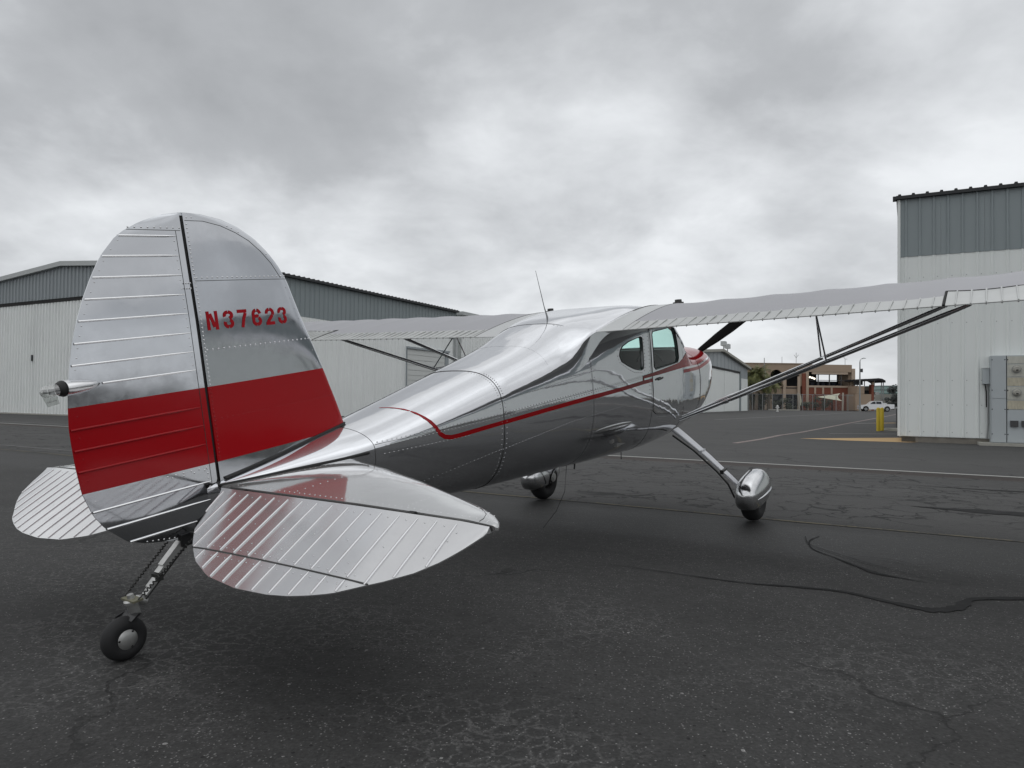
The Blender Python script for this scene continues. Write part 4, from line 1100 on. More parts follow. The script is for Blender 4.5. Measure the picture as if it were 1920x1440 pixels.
def skin_patch(name, xs_, lo, hi, off, m, parent, nz=8, across=False, smooth=60):
    """painted or sheet patch lying on the starboard skin between heights lo(x) and hi(x) (or over the top to port)"""
    q = MB(); rows = []
    for x in xs_:
        t1 = th_at(x, lo(x)); t0 = -t1 if across else th_at(x, hi(x))
        rows.append([V(*surf(x, t0 + (t1 - t0) * k / nz, off)) for k in range(nz + 1)])
    q.grid(rows); return q.build(name, m, parent, smooth, fix=False)


# red cheat line: curls down over the shoulder then runs forward
cw = [(1.560, 0.02), (1.575, 0.25), (1.590, 0.50), (1.607, 0.80), (1.625, 1.05), (1.645, 1.25), (1.668, th_at(1.668, .615)), (1.695, th_at(1.695, .575)), (1.73, th_at(1.73, .551)), (1.78, th_at(1.78, .538)), (1.84, th_at(1.84, .535)), (1.875, th_at(1.875, .535))]
q = MB(); rows = []
for i, (x, th) in enumerate(cw):
    p = surf(x, th, .0045 if x > 2.25 else .002); nn = snorm(x, th)
    a = Vector((*cw[max(i - 1, 0)],)) ; bq = Vector((*cw[min(i + 1, len(cw) - 1)],))
    d = (surf(bq[0], bq[1]) - surf(a[0], a[1])).normalized(); sd = nn.cross(d).normalized()
    wd = 0.004 + 0.0085 * min(1, i / 6)
    rows.append([V(*(p + sd * wd)), V(*(p - sd * wd))])
zs = 0.535
q.grid(rows); q.build('cheat_line', M['red'], plane, 60, fix=False)
skin_patch('cheat_line', xs_range(1.855, 2.252, .05), lambda x: zs - .0125, lambda x: zs + .0125, .0022, M['red'], plane, 2)
skin_patch('cheat_line', xs_range(2.25, 3.256, .05), lambda x: zs - .0125 - .002 * (x - 2.2), lambda x: zs + .0125 + .003 * (x - 2.2), .0036, M['red'], plane, 2)
skin_patch('cheat_line', xs_range(3.25, 5.5, .05), lambda x: interp([3.25, 4.0, 4.9, 5.5], [.535, .533, .507, .468], x) - .0150, lambda x: interp([3.25, 4.0, 4.9, 5.5], [.535, .533, .507, .468], x) + .0150, .0052, M['red'], plane, 2)
skin_patch('cheat_line', xs_range(5.497, 6.28, .05), lambda x: interp([5.5, 6.3], [.468, .478], x) - .014, lambda x: interp([5.5, 6.3], [.468, .478], x) + .014, .0072, M['red'], plane, 2)
skin_patch('cheat_line', xs_range(4.01, 5.26, .05), lambda x: interp([4.0, 4.9, 5.5], [.562, .542, .500], x), lambda x: interp([4.0, 4.8, 5.05, 5.26], [.584, .598, .655, .69], x), .0072, M['red'], plane, 3)
skin_patch('bar_end', [4.0, 4.02], lambda x: zs, lambda x: .584, .0060, M['red'], plane, 2)
skin_patch('cowl_top_paint', xs_range(5.24, 5.5, .05), lambda x: interp([4.9, 5.5], [.542, .500], x), None, .0056, M['red'], plane, 30, True)
skin_patch('cowl_top_paint', xs_range(5.498, 6.375, .05), lambda x: interp([5.5, 6.0, 6.38], [.500, .505, .505], x), None, .0072, M['red'], plane, 30, True)
for k in range(3):
    skin_patch('nose_bar', xs_range(6.31, 6.375, .02), lambda x, k=k: .40 - .035 * k, lambda x, k=k: .42 - .035 * k, .0074, M['red'], plane, 2)

# windows
def pane(name, poly, m, sgn, parent, off=-0.008):
    """flat-bent pane following the cabin side: triangulated fan over a fine outline"""
    cx = sum(p[0] for p in poly) / len(poly); cz = sum(p[1] for p in poly) / len(poly)
    pts = []
    for i in range(len(poly)):
        a, b_ = poly[i], poly[(i + 1) % len(poly)]
        for k in range(3): pts.append((a[0] + (b_[0] - a[0]) * k / 3, a[1] + (b_[1] - a[1]) * k / 3))
    def sp(x, z):
        p = surf(x, th_at(x, z), off); return V(p.x, sgn * p.y, p.z)
    q = MB(); ringsz = []
    for f_ in (1.0, 0.66, 0.33): ringsz.append([sp(cx + (x - cx) * f_, cz + (z - cz) * f_) for x, z in pts])
    q.loft(ringsz, False); n0 = len(pts); q.add([sp(cx, cz)], []); c_ = len(q.v) - 1
    for k in range(n0): q.f.append((2 * n0 + k, 2 * n0 + (k + 1) % n0, c_)); q.mi.append(0)
    return q.build(name, m, parent, 60)


def gasket(name, poly, parent, sgn=1, r=0.006, off=0.004, m='black'):
    pts = []
    for i in range(len(poly)):
        a, b_ = poly[i], poly[(i + 1) % len(poly)]
        for k in range(4):
            x, z = a[0] + (b_[0] - a[0]) * k / 4, a[1] + (b_[1] - a[1]) * k / 4
            p = surf(x, th_at(x, z), off); pts.append(V(p.x, sgn * p.y, p.z))
    pts.append(pts[0]); q = MB(); q.tube(pts, r, 6, False); return q.build(name, M[m], parent, 60)


for sgn in (1, -1):
    wn = pane('side_window', REAR_W, M['glass'], sgn, plane); gasket('window_seal', REAR_W, wn, sgn, .0034, .004, 'darksteel')
# doors
DOOR = [(4.185, 0.945), (4.90, 0.940), (4.915, 0.60), (4.90, 0.17), (4.84, 0.135), (4.25, 0.235), (4.185, 0.27)]
for sgn in (1, -1):
    dme = MB(); xo2 = xs_range(4.1, 5.0, .05)
    o2 = [ring(x, 0.0065) for x in xo2]; i2 = [ring(x, 0.001) for x in xo2]
    rings = o2 + i2[::-1]; dme.loft(rings, False); nr = len(rings)
    dme.f += [((nr - 1) * n + k, (nr - 1) * n + (k + 1) % n, (k + 1) % n, k) for k in range(n)]; dme.mi += [0] * n
    m_ = boolean(dme.mesh('door', [M['door']]), [cutter(DOOR, 0.05 * sgn, 0.9 * sgn)], 'INTERSECT')
    m_ = boolean(m_, [cutter(DOOR_W, -0.9, 0.9)])
    shade(m_, 35); door = link('door', m_, plane)
    pane('door_window', DOOR_W, M['glass'], sgn, door, -.006); gasket('window_seal', DOOR_W, door, sgn, .0042, .006, 'darksteel')
    gasket('door_edge', DOOR, door, sgn, .0035, .004)
    q = MB(); p = surf(4.26, th_at(4.26, .52), .018); q.tube([V(p.x, sgn * p.y, p.z), V(p.x + .05, sgn * (p.y + .006), p.z + .003), V(p.x + .10, sgn * p.y, p.z + .004)], .008, 6); q.build('door_handle', M['darksteel'], door, 60)
# windshield
q = MB(); rows = []
for x in xs_range(4.88, 5.235, .03):
    zl_ = max(interp([4.9, 5.015, 5.215, 5.24], [1.0, .715, .706, .706], x), 0.70); zl_ = min(zl_, sec(x)[1] - .001)
    t1 = th_at(x, zl_); rows.append([V(*surf(x, -t1 + 2 * t1 * k / 40, -.006)) for k in range(41)])
q.grid(rows); wsh = q.build('windshield', M['glass'], plane, 60, fix=False)
for sgn in (1, -1):
    q = MB(); q.tube([V(p.x, sgn * p.y, p.z) for p in [surf(x, th_at(x, z), .004) for x, z in ((4.90, .998), (4.93, .92), (4.96, .85), (4.99, .775), (5.015, .715))]], .009, 6); q.build('windshield_trim', M['polish'], wsh, 60)

# cabin furniture seen through the glass
q = MB(); q.box(V(4.35, 0, .22), (0.5, .86, .16)); 
q.loft([[V(4.16 - .25 * t_, -.40, .28 + .36 * t_), V(4.16 - .25 * t_, .40, .28 + .36 * t_), V(4.26 - .25 * t_, .40, .28 + .36 * t_), V(4.26 - .25 * t_, -.40, .28 + .36 * t_)] for t_ in (0, .5, .9, 1.0)]); q.build('seat', M['seat'], plane, 50)
q = MB(); q.loft([[V(5.02, y * .45, z) for y, z in ((-1, .40), (1, .40), (1, .66), (.8, .70), (-.8, .70), (-1, .66))], [V(5.10, y * .45, z) for y, z in ((-1, .40), (1, .40), (1, .66), (.8, .70), (-.8, .70), (-1, .66))]]); q.build('instrument_panel', M['panel'], plane)
for yy in (-.22, .22):
    q = MB(); q.tube([V(5.02, yy, .55), V(4.86, yy, .56)], .012, 6); q.tube([V(4.86, yy + .14 * math.cos(a), .57 + .11 * math.sin(a)) for a in np.linspace(.4, math.pi - .4, 9)] , .012, 6); q.build('control_yoke', M['black'], plane, 60)
q = MB(); q.box(V(4.35, 0, .08), (1.3, .80, .03)); q.build('cabin_floor', M['interior'], plane)
q = MB(); q.loft([[V(3.62, y * .42, z) for y, z in ((-1, .12), (1, .12), (1, .85), (.6, .95), (-.6, .95), (-1, .85))], [V(3.58, y * .42, z) for y, z in ((-1, .12), (1, .12), (1, .85), (.6, .95), (-.6, .95), (-1, .85))]]); q.build('rear_bulkhead', M['seat'], plane)
q = MB(); q.box(V(4.86, 0, .97), (.05, .9, .035)); q.build('cabin_crossbar', M['interior'], plane)

# whip antenna
q = MB(); q.tube([V(3.47, 0, 1.08), V(3.455, 0, 1.13), V(3.425, 0, 1.20), V(3.34, 0, 1.475)], [.011, .007, .0035, .0016], 8); ant = q.build('antenna', M['galv'], plane, 60)
q = MB(); q.lathe([(0, .018), (.012, .012), (.02, .006)], V(3.475, 0, 1.078), V(-.2, 0, 1), 10); q.build('antenna_base', M['galv'], ant)

# ---- wings
CH, XT, SP = 1.52, 3.38, 5.03


def naca(t, th=.12, m_=.02, p=.4):
    yt = 5 * th * (.2969 * math.sqrt(t) - .126 * t - .3516 * t * t + .2843 * t**3 - .1015 * t**4)
    yc = m_ / p**2 * (2 * p * t - t * t) if t < p else m_ / (1 - p)**2 * ((1 - 2 * p) + 2 * p * t - t * t)
    return yc, yt


def plan(y):
    """leading and trailing edge x at spanwise y"""
    if y < 4.35: return XT + CH, XT
    s = math.sqrt(max(0.0, 1 - ((y - 4.35) / (SP - 4.35 + .002))**2)); c = 4.03
    return c + (XT + CH - c) * (0.25 + .75 * s) * s ** .15 if s > 0 else c, c + (XT - c) * s


def wpt(y, x, up, sag=True):
    le, te = plan(y); c = max(le - te, .02); t_ = min(max((le - x) / c, 0), 1)
    yc, yt = naca(t_); zte = .993 + .024 * (abs(y) - .55)
    sg = 0.0
    if sag and up and y > 0.66 and t_ > .03:
        ph = ((y - .66) / .39) % 1.0; sg = -.0095 * math.sin(math.pi * ph) * min(1, (t_ - .03) / .2) * (1 if t_ < .8 else max(0, (1 - t_) / .2))
    return Vector((x, y, zte + (x - XT) * math.tan(math.radians(1.0)) + (yc + (yt if up else -yt)) * c + sg))


def wing_block(y0, y1, xa, xb, ny, nx, close=True, gap=0.0, shrink=0.0):
    """solid piece of wing between chord stations xa (aft) and xb (front, None = leading edge); both callable on y"""
    rings = []
    for y in np.linspace(y0, y1, ny):
        le, te = plan(y); a = max(xa(y), te) if xa else te; f_ = le if xb is None else xb(y)
        ts = [(1 - math.cos(math.pi * k / nx)) / 2 for k in range(nx + 1)] if xb is None else [k / nx for k in range(nx + 1)]
        X = [f_ + (a - f_) * t_ for t_ in ts]
        up = [wpt(y, x, True) for x in X]; lo = [wpt(y, x, False) for x in X]
        if xb is None: rings.append(up + lo[::-1][:-1])
        else:
            for l_ in (up,):
                for p in l_: p.z += 0.001
            rings.append(up + lo[::-1])
    return rings


FLC, AIC = 0.225, 0.345
for sgn, side_n in ((1, 'R'), (-1, 'L')):
    cv = lambda r: [[V(p.x, sgn * p.y, p.z) for p in rg] for rg in r]
    ys = 2.61; ye = 4.62
    q = MB()
    q.loft(cv(wing_block(.66, ys, lambda y: XT + FLC, None, 60, 26)), True)
    q.loft(cv(wing_block(ys, ye, lambda y: XT + AIC + .012, None, 60, 26)), True)
    q.loft(cv(wing_block(ye, SP, None, None, 30, 26)), True)
    wing = q.build('wing', M['fabric'], plane, 40)
    # metal root section (tank bay) and gap cover
    ri = .445 if sgn == 1 else .335
    q = MB(); q.loft(cv(wing_block(ri - .002, .66, None, None, 10, 26)), True); q.build('wing_root', M['rootmetal'], plane, 40)
    # flap and aileron with raised beads
    q = MB(); q.loft(cv(wing_block(.662, ys - .004, None, lambda y: XT + FLC - .003, 40, 6)), True); flap = q.build('flap', M['wingmetal'], plane, 40)
    q = MB(); q.loft(cv(wing_block(ys + .012, ye - .01, None, lambda y: XT + AIC, 40, 8)), True); ail = q.build('aileron', M['wingmetal'], plane, 40)
    q = MB()
    q.tube([V(p.x, sgn * p.y, p.z) for p in [wpt(y, XT + AIC + .006, True) + Vector((0, 0, -.002)) for y in np.linspace(ys, ye, 30)]], .007, 6)
    q.tube([V(p.x, sgn * p.y, p.z) for p in [wpt(ys + .003, x, True) + Vector((0, 0, .0)) for x in np.linspace(XT + AIC, XT + .01, 8)]], .006, 6); q.build('aileron_gap', M['gap'], wing)
    for par, y0, y1, c0 in ((flap, .70, ys - .03, FLC), (ail, ys + .06, ye - .05, AIC)):
        y = y0; nb = 0
        while y < y1:
            pts = [wpt(y, x, True, False) + Vector((0, 0, .002)) for x in (XT + c0 - .015, XT + c0 * .6, XT + .05, XT + .004)]
            pts += [pts[-1] + Vector((-.003, 0, -.007)), pts[-1] + Vector((.002, 0, -.010))]
            q = MB(); q.tube([V(p.x, sgn * p.y, p.z) for p in pts], .0042, 6); q.build('stiffener_bead', M['wingmetal'], par, 60); y += .0715
    # fuel cap
    p = wpt(.63, 4.58, True); q = MB(); q.lathe([(0, .045), (.012, .045), (.014, .03), (.034, .028), (.036, .01)], V(p.x, sgn * p.y, p.z), (0, 0, 1), 16); q.build('fuel_cap', M['darksteel'], plane, 40)
    # root seams
    q = MB(); q.tube([V(p.x, sgn * p.y, p.z) for p in [wpt(ri, x, True) + Vector((0, 0, .001)) for x in np.linspace(XT + .01, XT + CH - .01, 24)]], .0045, 6); q.tube([V(p.x, sgn * p.y, p.z) for p in [wpt(ri, x, False) - Vector((0, 0, .001)) for x in np.linspace(XT + .01, XT + CH - .01, 24)]], .005, 6); q.build('root_seal', M['black'], plane)
    q = MB(); q.tube([V(p.x, sgn * p.y, p.z) for p in [wpt(.66, x, True) - Vector((0, 0, .0006)) for x in np.linspace(XT + .01, XT + CH - .01, 24)]], .003, 6); q.build('panel_seam', M['darksteel'], plane)
    # lift struts, jury struts
    bot = Vector((4.85, .492, .085))
    rr_ = []
    for nm, top, fb in (('rear', wpt(2.73, 3.85, False), bot + Vector((-.03, 0, -.008))), ('front', wpt(2.60, 4.55, False), bot + Vector((.04, 0, .008)))):
        q = MB(); pp = [fb.lerp(top, t_) for t_ in (0, .06, .08, .5, .94, 1)]
        q.tube([V(p.x, sgn * p.y, p.z) for p in pp], [.016, .019, .023, .024, .024, .016], 16, True, .62, (0, 0, 1)); sto = q.build('wing_strut', M['strut'], plane, 60); rr_.append((fb, top))
        q = MB(); q.tube([V(p.x, sgn * p.y, p.z) for p in (fb.lerp(top, .215), fb.lerp(top, .235))], .027, 16, True, .66, (0, 0, 1)); q.build('strut_cuff', M['strut'], sto, 60)
    jt = wpt(1.735, 4.50, False)
    for (fb, top), f_ in ((rr_[0], .605), (rr_[1], .605)):
        q = MB(); p = fb.lerp(top, f_ - .02 * (fb.x > 4.85)); q.tube([V(jt.x, sgn * jt.y, jt.z), V(p.x, sgn * p.y, p.z)], .0065, 8); q.build('jury_strut', M['strut'], plane, 60)
    p0 = rr_[0][0].lerp(rr_[0][1], .605); p1 = rr_[1][0].lerp(rr_[1][1], .585)
    q = MB(); q.tube([V(p0.x, sgn * p0.y, p0.z), V((p0.x + p1.x) / 2, sgn * (p0.y + p1.y) / 2, (p0.z + p1.z) / 2 + .02), V(p1.x, sgn * p1.y, p1.z)], .008, 8); q.build('jury_strut', M['strut'], plane, 60)
    # rivets along the root
    q = MB()
    for yy in (.45, .635):
        for x in np.arange(XT + .03, XT + CH - .12, .035): p = wpt(yy, x, True); q.dome(V(p.x, sgn * p.y, p.z), (0, 0, 1), .003, .002)
    q.build('rivets', M['rivet'], wing, kind='stuff')

# centre section skin over the cabin between the wing roots
q = MB(); rings = []
for y in np.linspace(-.444, .334, 13):
    r_ = wing_block(.42, .43, None, None, 2, 26)[0]
    rings.append([(p.x, y, p.z - .002) for p in r_])
q.loft(rings, True); q.build('centre_section', M['polish'], plane, 40)
q = MB()
for y in np.arange(-.41, .41, .03): q.dome(V(XT + .60, y, wpt(.43, XT + .60, True).z + .001), (0, 0, 1), .003, .002)
q.build('rivets', M['rivet'], plane, kind='stuff')

# wing root fillets: the turtle deck flares out to the trailing edge of each root
def sstep(a, b_, x):
    t_ = min(1, max(0, (x - a) / (b_ - a))); return t_ * t_ * (3 - 2 * t_)


for sgn in (1, -1):
    q = MB(); rings = []
    for x in np.linspace(2.80, 4.05, 44):
        k_ = sstep(2.88, 3.42, x); sh = surf(x, 1.02, .001)
        wx = max(x, XT + .004); oy = .452 if sgn == 1 else .342
        we = wpt(oy, wx, True, False); we = Vector((x, oy, we.z + .001))
        O_ = sh.lerp(we, k_); tp = surf(x, 0, .0022); 
        lz = .70 + .02 * k_ + sstep(3.02, 3.62, x) * (min(O_.z, 1.0) - .77); L_ = surf(x, th_at(x, min(lz, sec(x)[1] - .01)), -.004 * k_ + .001)
        c1 = Vector((x, O_.y * (.62 + .1 * k_), tp.z * (1 - .0) - .004 * (1 - k_)))
        if k_ < .01: c1 = None
        tops = []
        for j in range(13):
            t_ = j / 12; base = surf(x, 1.02 * t_, .0022)
            bz_ = (tp * (1 - t_)**2 + c1 * 2 * t_ * (1 - t_) + O_ * t_ * t_) if c1 else base
            tops.append(base.lerp(bz_, k_))
        c2 = Vector((x, L_.y + .25 * (O_.y - L_.y), O_.z - .18 * (O_.z - L_.z)))
        th2 = th_at(x, min(lz, sec(x)[1] - .01))
        lows = []
        for j in range(1, 11):
            t_ = j / 10; base = surf(x, 1.02 + (th2 - 1.02) * t_, .0012)
            bz_ = O_ * (1 - t_)**2 + c2 * 2 * t_ * (1 - t_) + L_ * t_ * t_
            lows.append(base.lerp(bz_, k_))
        rings.append([V(p.x, sgn * p.y, p.z) for p in tops + lows])
    q.loft(rings, False, False); q.build('wing_fillet', M['polish'], plane, 60, fix=False)

# ---- fin
FIN = [(1.30, 0.60), (1.305, 0.683), (1.265, 0.816), (1.201, 1.0), (1.138, 1.167), (1.100, 1.262), (1.071, 1.346), (1.033, 1.459), (0.99, 1.531), (0.94, 1.592), (0.875, 1.651), (0.794, 1.700), (0.712, 1.731), (0.618, 1.747), (0.534, 1.750)]
finx = lambda z: interp([p[1] for p in FIN], [p[0] for p in FIN], z)
HX = 0.524


def fin_half(x, z):
    le = finx(z); s = min(1, max(0, (le - x) / max(le - HX, 1e-4))); tz = interp([.6, 1.3, 1.75], [.040, .034, .016], z)
    return tz * min(1, (s ** .5) * (1.45 - .45 * s)) * min(1, (le - HX) / .06 + .2)


zrow = list(np.linspace(.585, 1.60, 40)) + list(1.60 + .150 * np.sin(np.linspace(0, 1, 16)[1:] * math.pi / 2))
q = MB(); rings = []
for z in zrow:
    le = finx(z); L = max(le - HX, .002); ss_ = [k / 20 for k in range(21)]; X = [HX + L * (1 - (1 - t_) ** 1.0) for t_ in ss_]
    X = [HX + L * math.sin(t_ * math.pi / 2) for t_ in ss_]
    rings.append([V(x, fin_half(x, z), z) for x in X] + [V(x, -fin_half(x, z), z) for x in X[::-1][1:]])
q.loft(rings, True); fin = q.build('fin', M['tail'], plane, 40)

# ---- rudder
RUD = [(.377, .377), (.195, .415), (.117, .448), (.041, .524), (.003, .589), (-.024, .682), (-.032, .784), (-.034, .876), (-.034, .930), (-.026, 1.007), (-.013, 1.097), (.002, 1.163), (.022, 1.242), (.049, 1.324), (.082, 1.404), (.123, 1.486), (.170, 1.567), (.238, 1.643), (.277, 1.669), (.346, 1.705), (.436, 1.737), (.508, 1.748)]
rudx = lambda z: interp([p[1] for p in RUD], [p[0] for p in RUD], z)
RF = 0.510
rudf = lambda z: interp([.377, .45, .56, .60, 1.75], [.40, .455, .49, RF, RF], z)


def rud_half(x, z):
    te = rudx(z); s = (x - te) / max(RF - te, 1e-3); tz = interp([.38, .6, 1.3, 1.75], [.030, .038, .033, .014], z)
    return .0022 + (tz - .0022) * min(1, max(0, s)) ** .9


zr = [p for p in np.linspace(.377, .45, 6)] + list(np.linspace(.46, 1.60, 48)) + list(1.60 + .148 * np.sin(np.linspace(0, 1, 14)[1:] * math.pi / 2))
q = MB(); rings = []
for z in zr:
    te, fr = rudx(z), rudf(z); fr = max(fr, te + .004); X = [te + (fr - te) * k / 10 for k in range(11)]
    rings.append([V(x, rud_half(x, z), z) for x in X] + [V(x, -rud_half(x, z), z) for x in X[::-1]])
q.loft(rings, True); rud = q.build('rudder', M['tail'], plane, 40)
M['beadtail'] = alu('bead aluminium with red band', (0.86, 0.86, 0.87), 0.24, [((5, 5, 5), 1.0, 0.0003)], 0.04, (0.684, 1.0))
for z in (1.648, 1.568, 1.487, 1.406, 1.326, 1.244, 1.164, 1.086, .927, .847, .766, .603, .524, .447):
    for sy in (1, -1):
        x0 = rudx(z) + .004 if z != 1.086 else .104; x1 = .480 if z > .5 else .43
        q = MB(); q.tube([V(x, sy * (rud_half(x, z) + .0015), z - .0025 * (x1 - x) / .4) for x in np.linspace(x0, x1, 6)], [.0048] * 5 + [.002], 8); q.build('stiffener_bead', M['beadtail'], rud, 60)
# rudder spar line, cap seam, lower seam
q = MB(); q.tube([V(.484, rud_half(.484, z) + .0004, z) for z in np.linspace(.56, 1.67, 20)], .0012, 5); q.tube([V(x, rud_half(x, 1.672) + .0004, 1.672) for x in np.linspace(.285, .505, 6)], .0012, 5); q.build('skin_seam', M['darksteel'], rud)
# black gap between fin and rudder
q = MB(); q.loft([[V(.512, .030 * (1 if z < 1.5 else .6), z), V(.523, .030 * (1 if z < 1.5 else .6), z), V(.523, -.030 * (1 if z < 1.5 else .6), z), V(.512, -.030 * (1 if z < 1.5 else .6), z)] for z in (.575, 1.2, 1.6, 1.735)]); q.build('hinge_gap', M['gap'], plane)
# fin seams
q = MB()
q.tube([V(x, fin_half(x, 1.461) + .0004, 1.461) for x in np.linspace(.535, 1.028, 12)], .0013, 5)
q.tube([V(x, fin_half(x, z) + .0004, z) for x, z in ((.53, 1.715), (.616, 1.716), (.70, 1.70), (.775, 1.672), (.84, 1.638), (.897, 1.592), (.95, 1.535), (.993, 1.467))], .0013, 5); q.build('skin_seam', M['darksteel'], fin)

M['rivettail'] = alu('rivet with red band', (0.66, 0.66, 0.67), 0.16, [((5, 5, 5), 1.0, 0.0)], 0.0, (0.680, 1.005))
# rivets on fin and rudder
q = MB()
def frow(pts, hf, N, sides=(1,), r=.0036):
    for k in range(N):
        t_ = k / (N - 1) * (len(pts) - 1); i = min(int(t_), len(pts) - 2); f_ = t_ - i
        x = pts[i][0] + (pts[i + 1][0] - pts[i][0]) * f_; z = pts[i][1] + (pts[i + 1][1] - pts[i][1]) * f_
        for sy in sides: q.dome(V(x, sy * hf(x, z), z), (0, -sy, 0), r * 1.2, r * .95)
frow([(.536, 1.70), (.536, .70)], fin_half, 58)
frow([(.545, 1.474), (1.02, 1.474)], fin_half, 20)
frow([(.545, 1.165), (1.125, 1.165)], fin_half, 22)
frow([(.545, .863), (1.235, .863)], fin_half, 26, r=.0028)
frow([(1.02, 1.42), (1.115, 1.165), (1.22, .863), (1.27, .72)], lambda x, z: fin_half(x - .015, z), 16, r=.0022)
for x, z in ((.54, 1.728), (.563, 1.729), (.735, 1.700), (.757, 1.692), (.79, 1.675), (.93, 1.58), (1.0, 1.475)): q.dome(V(x, fin_half(x, z), z), (0, -1, 0), .004, .002)
q.build('rivets', M['rivettail'], fin, 80, kind='stuff')
q = MB()
frow([(.292, 1.681), (.502, 1.683)], rud_half, 9)
zz_ = [1.648, 1.568, 1.487, 1.406, 1.326, 1.244, 1.164, 1.086]
for a, b_ in zip(zz_[:-1], zz_[1:]):
    for f_ in (.25, .7): 
        z = a + (b_ - a) * f_; q.dome(V(.472, rud_half(.472, z), z), (0, -1, 0), .0034, .002)
        x = rudx(z) + .02; q.dome(V(x, rud_half(x, z), z), (0, -1, 0), .0030, .0016)
for i in range(3):
    for j in range(2): q.dome(V(.486 + i * .011, .034, 1.452 - j * .022), (0, -1, 0), .0034, .002)
frow([(.30, .665), (.47, .665)], rud_half, 6); frow([(.32, .655), (.46, .655)], rud_half, 4)
frow([(.19, .425), (.37, .392)], rud_half, 9); frow([(.472, .66), (.474, .58)], rud_half, 5)
for z in (.97, .89, .81, .725, .64, .56): x = rudx(z) + .03; q.dome(V(x, rud_half(x, z), z), (0, -1, 0), .0028, .0014)
q.build('rivets', M['rivettail'], rud, 80, kind='stuff')

# registration letters: stencil strokes laid on the fin skin
def stroke(q, pts, w_, ox, oz):
    for a, b_ in zip(pts[:-1], pts[1:]):
        d = Vector((b_[0] - a[0], b_[1] - a[1])).normalized(); nn = Vector((-d.y, d.x)) * w_ / 2; e = d * .0012
        c = [(a[0] + nn.x - e.x, a[1] + nn.y - e.y), (b_[0] + nn.x + e.x, b_[1] + nn.y + e.y), (b_[0] - nn.x + e.x, b_[1] - nn.y + e.y), (a[0] - nn.x - e.x, a[1] - nn.y - e.y)]
        q.add([V(ox + x, fin_half(ox + x, oz + z) + .0012, oz + z) for x, z in c], [(0, 1, 2, 3)])
def arc(cx, cz, rx, rz, a0, a1, n_=8):
    return [(cx + rx * math.cos(math.radians(a0 + (a1 - a0) * k / n_)), cz + rz * math.sin(math.radians(a0 + (a1 - a0) * k / n_))) for k in range(n_ + 1)]
W_ = .0152
GL = {
    'N': [[(.0072, 0), (.0072, .079)], [(.0478, 0), (.0478, .079)]],
    '3': [arc(.026, .058, .0187, .0138, 200, 95), arc(.026, .058, .0187, .0138, 80, -70), arc(.026, .022, .0187, .0150, 60, -80), arc(.026, .022, .0187, .0150, -98, -205)],
    '7': [[(.002, .0718), (.050, .0718)], [(.0435, .062), (.033, .040), (.0225, 0)]],
    '6': [arc(.026, .0530, .0187, .0190, 10, 78), arc(.026, .0530, .0187, .0190, 102, 180), [(.0073, .054), (.0073, .022)], arc(.026, .0225, .0187, .0155, 180, 262), arc(.026, .0225, .0187, .0155, 278, 415), arc(.026, .0270, .0187, .0185, 62, 118)],
    '2': [arc(.026, .055, .0187, .0170, 185, 100), arc(.026, .055, .0187, .0170, 80, -25), [(.040, .044), (.012, .014)], [(.002, .0072), (.050, .0072)]],
}
for ch, ox in zip('N37623', (.561, .643, .716, .794, .869, .943)):
    q = MB()
    for s_ in GL[ch]: stroke(q, s_, W_, ox, 1.249)
    if ch == 'N': stroke(q, [(.0185, .068), (.0365, .012)], .0155, ox, 1.249)
    q.build('registration_letter', M['redletter'], fin, fix=False)

# ---- tail light on the rudder
bz = 1.083
q = MB(); n_ = 14; rings = []
for x, r in ((.103, .002), (.095, .008), (.078, .016), (.05, .0235), (.02, .028), (-.012, .030), (-.030, .0285)):
    rings.append([V(x, r * math.cos(2 * math.pi * k / n_) * 1.45, bz + .002 * (x > .05) + r * math.sin(2 * math.pi * k / n_)) for k in range(n_)])
q.loft(rings, True); tl = q.build('tail_light', M['bright'], plane, 50)
q = MB(); q.lathe([(0, .0300), (.009, .0305), (.022, .0240), (.024, .015)], V(-.029, 0, bz), V(-1, 0, -.08), 16); q.build('rubber_ring', M['black'], tl, 50)
q = MB(); q.lathe([(0, .0215), (.03, .0225), (.045, .020), (.055, .012), (.058, .002)], V(-.052, 0, bz - .002), V(-1, 0, -.08), 16); q.build('lens', M['lens'], tl, 60)
q = MB(); q.box(V(-.072, 0, bz - .006), (.016, .012, .020)); q.box(V(-.093, 0, bz - .004), (.010, .010, .016)); q.build('lamp_core', M['galv'], tl)
q = MB(); q.loft([[V(x, y, z) for x, z in ((-.055, bz - .026), (-.108, bz - .012), (-.092, bz - .060), (-.052, bz - .054))] for y in (-.0012, .0012)]); pl_ = q.build('acrylic_plate', M['plate'], tl)
tcu = bpy.data.curves.new('maker_name', 'FONT'); tcu.body = 'uAvionix'; tcu.size = .0092; tcu.extrude = 0.0
tmp = bpy.data.objects.new('maker_name', tcu); COL.objects.link(tmp); dg = bpy.context.evaluated_depsgraph_get(); dg.update()
tme = bpy.data.meshes.new_from_object(tmp.evaluated_get(dg)); bpy.data.objects.remove(tmp)
tme.materials.clear(); tme.materials.append(M['gap'])
tx = link('maker_name', tme, tl); tx.matrix_local = Matrix(((1, 0, 0, -.092), (0, 0, -1, -.0016), (0, 1, 0, bz - .046), (0, 0, 0, 1))) @ Matrix.Rotation(math.radians(7), 4, 'Z')

# ---- horizontal tail
ZS = .547; DROOP = math.radians(22)
STB = [(.05, 1.18), (.264, 1.136), (.535, 1.049), (.862, .913), (1.154, .775), (1.342, .683), (1.44, .618), (1.490, .570), (1.515, .530), (1.525, .5135)]
stx = lambda y: interp([p[0] for p in STB], [p[1] for p in STB], y)
SHX = .512


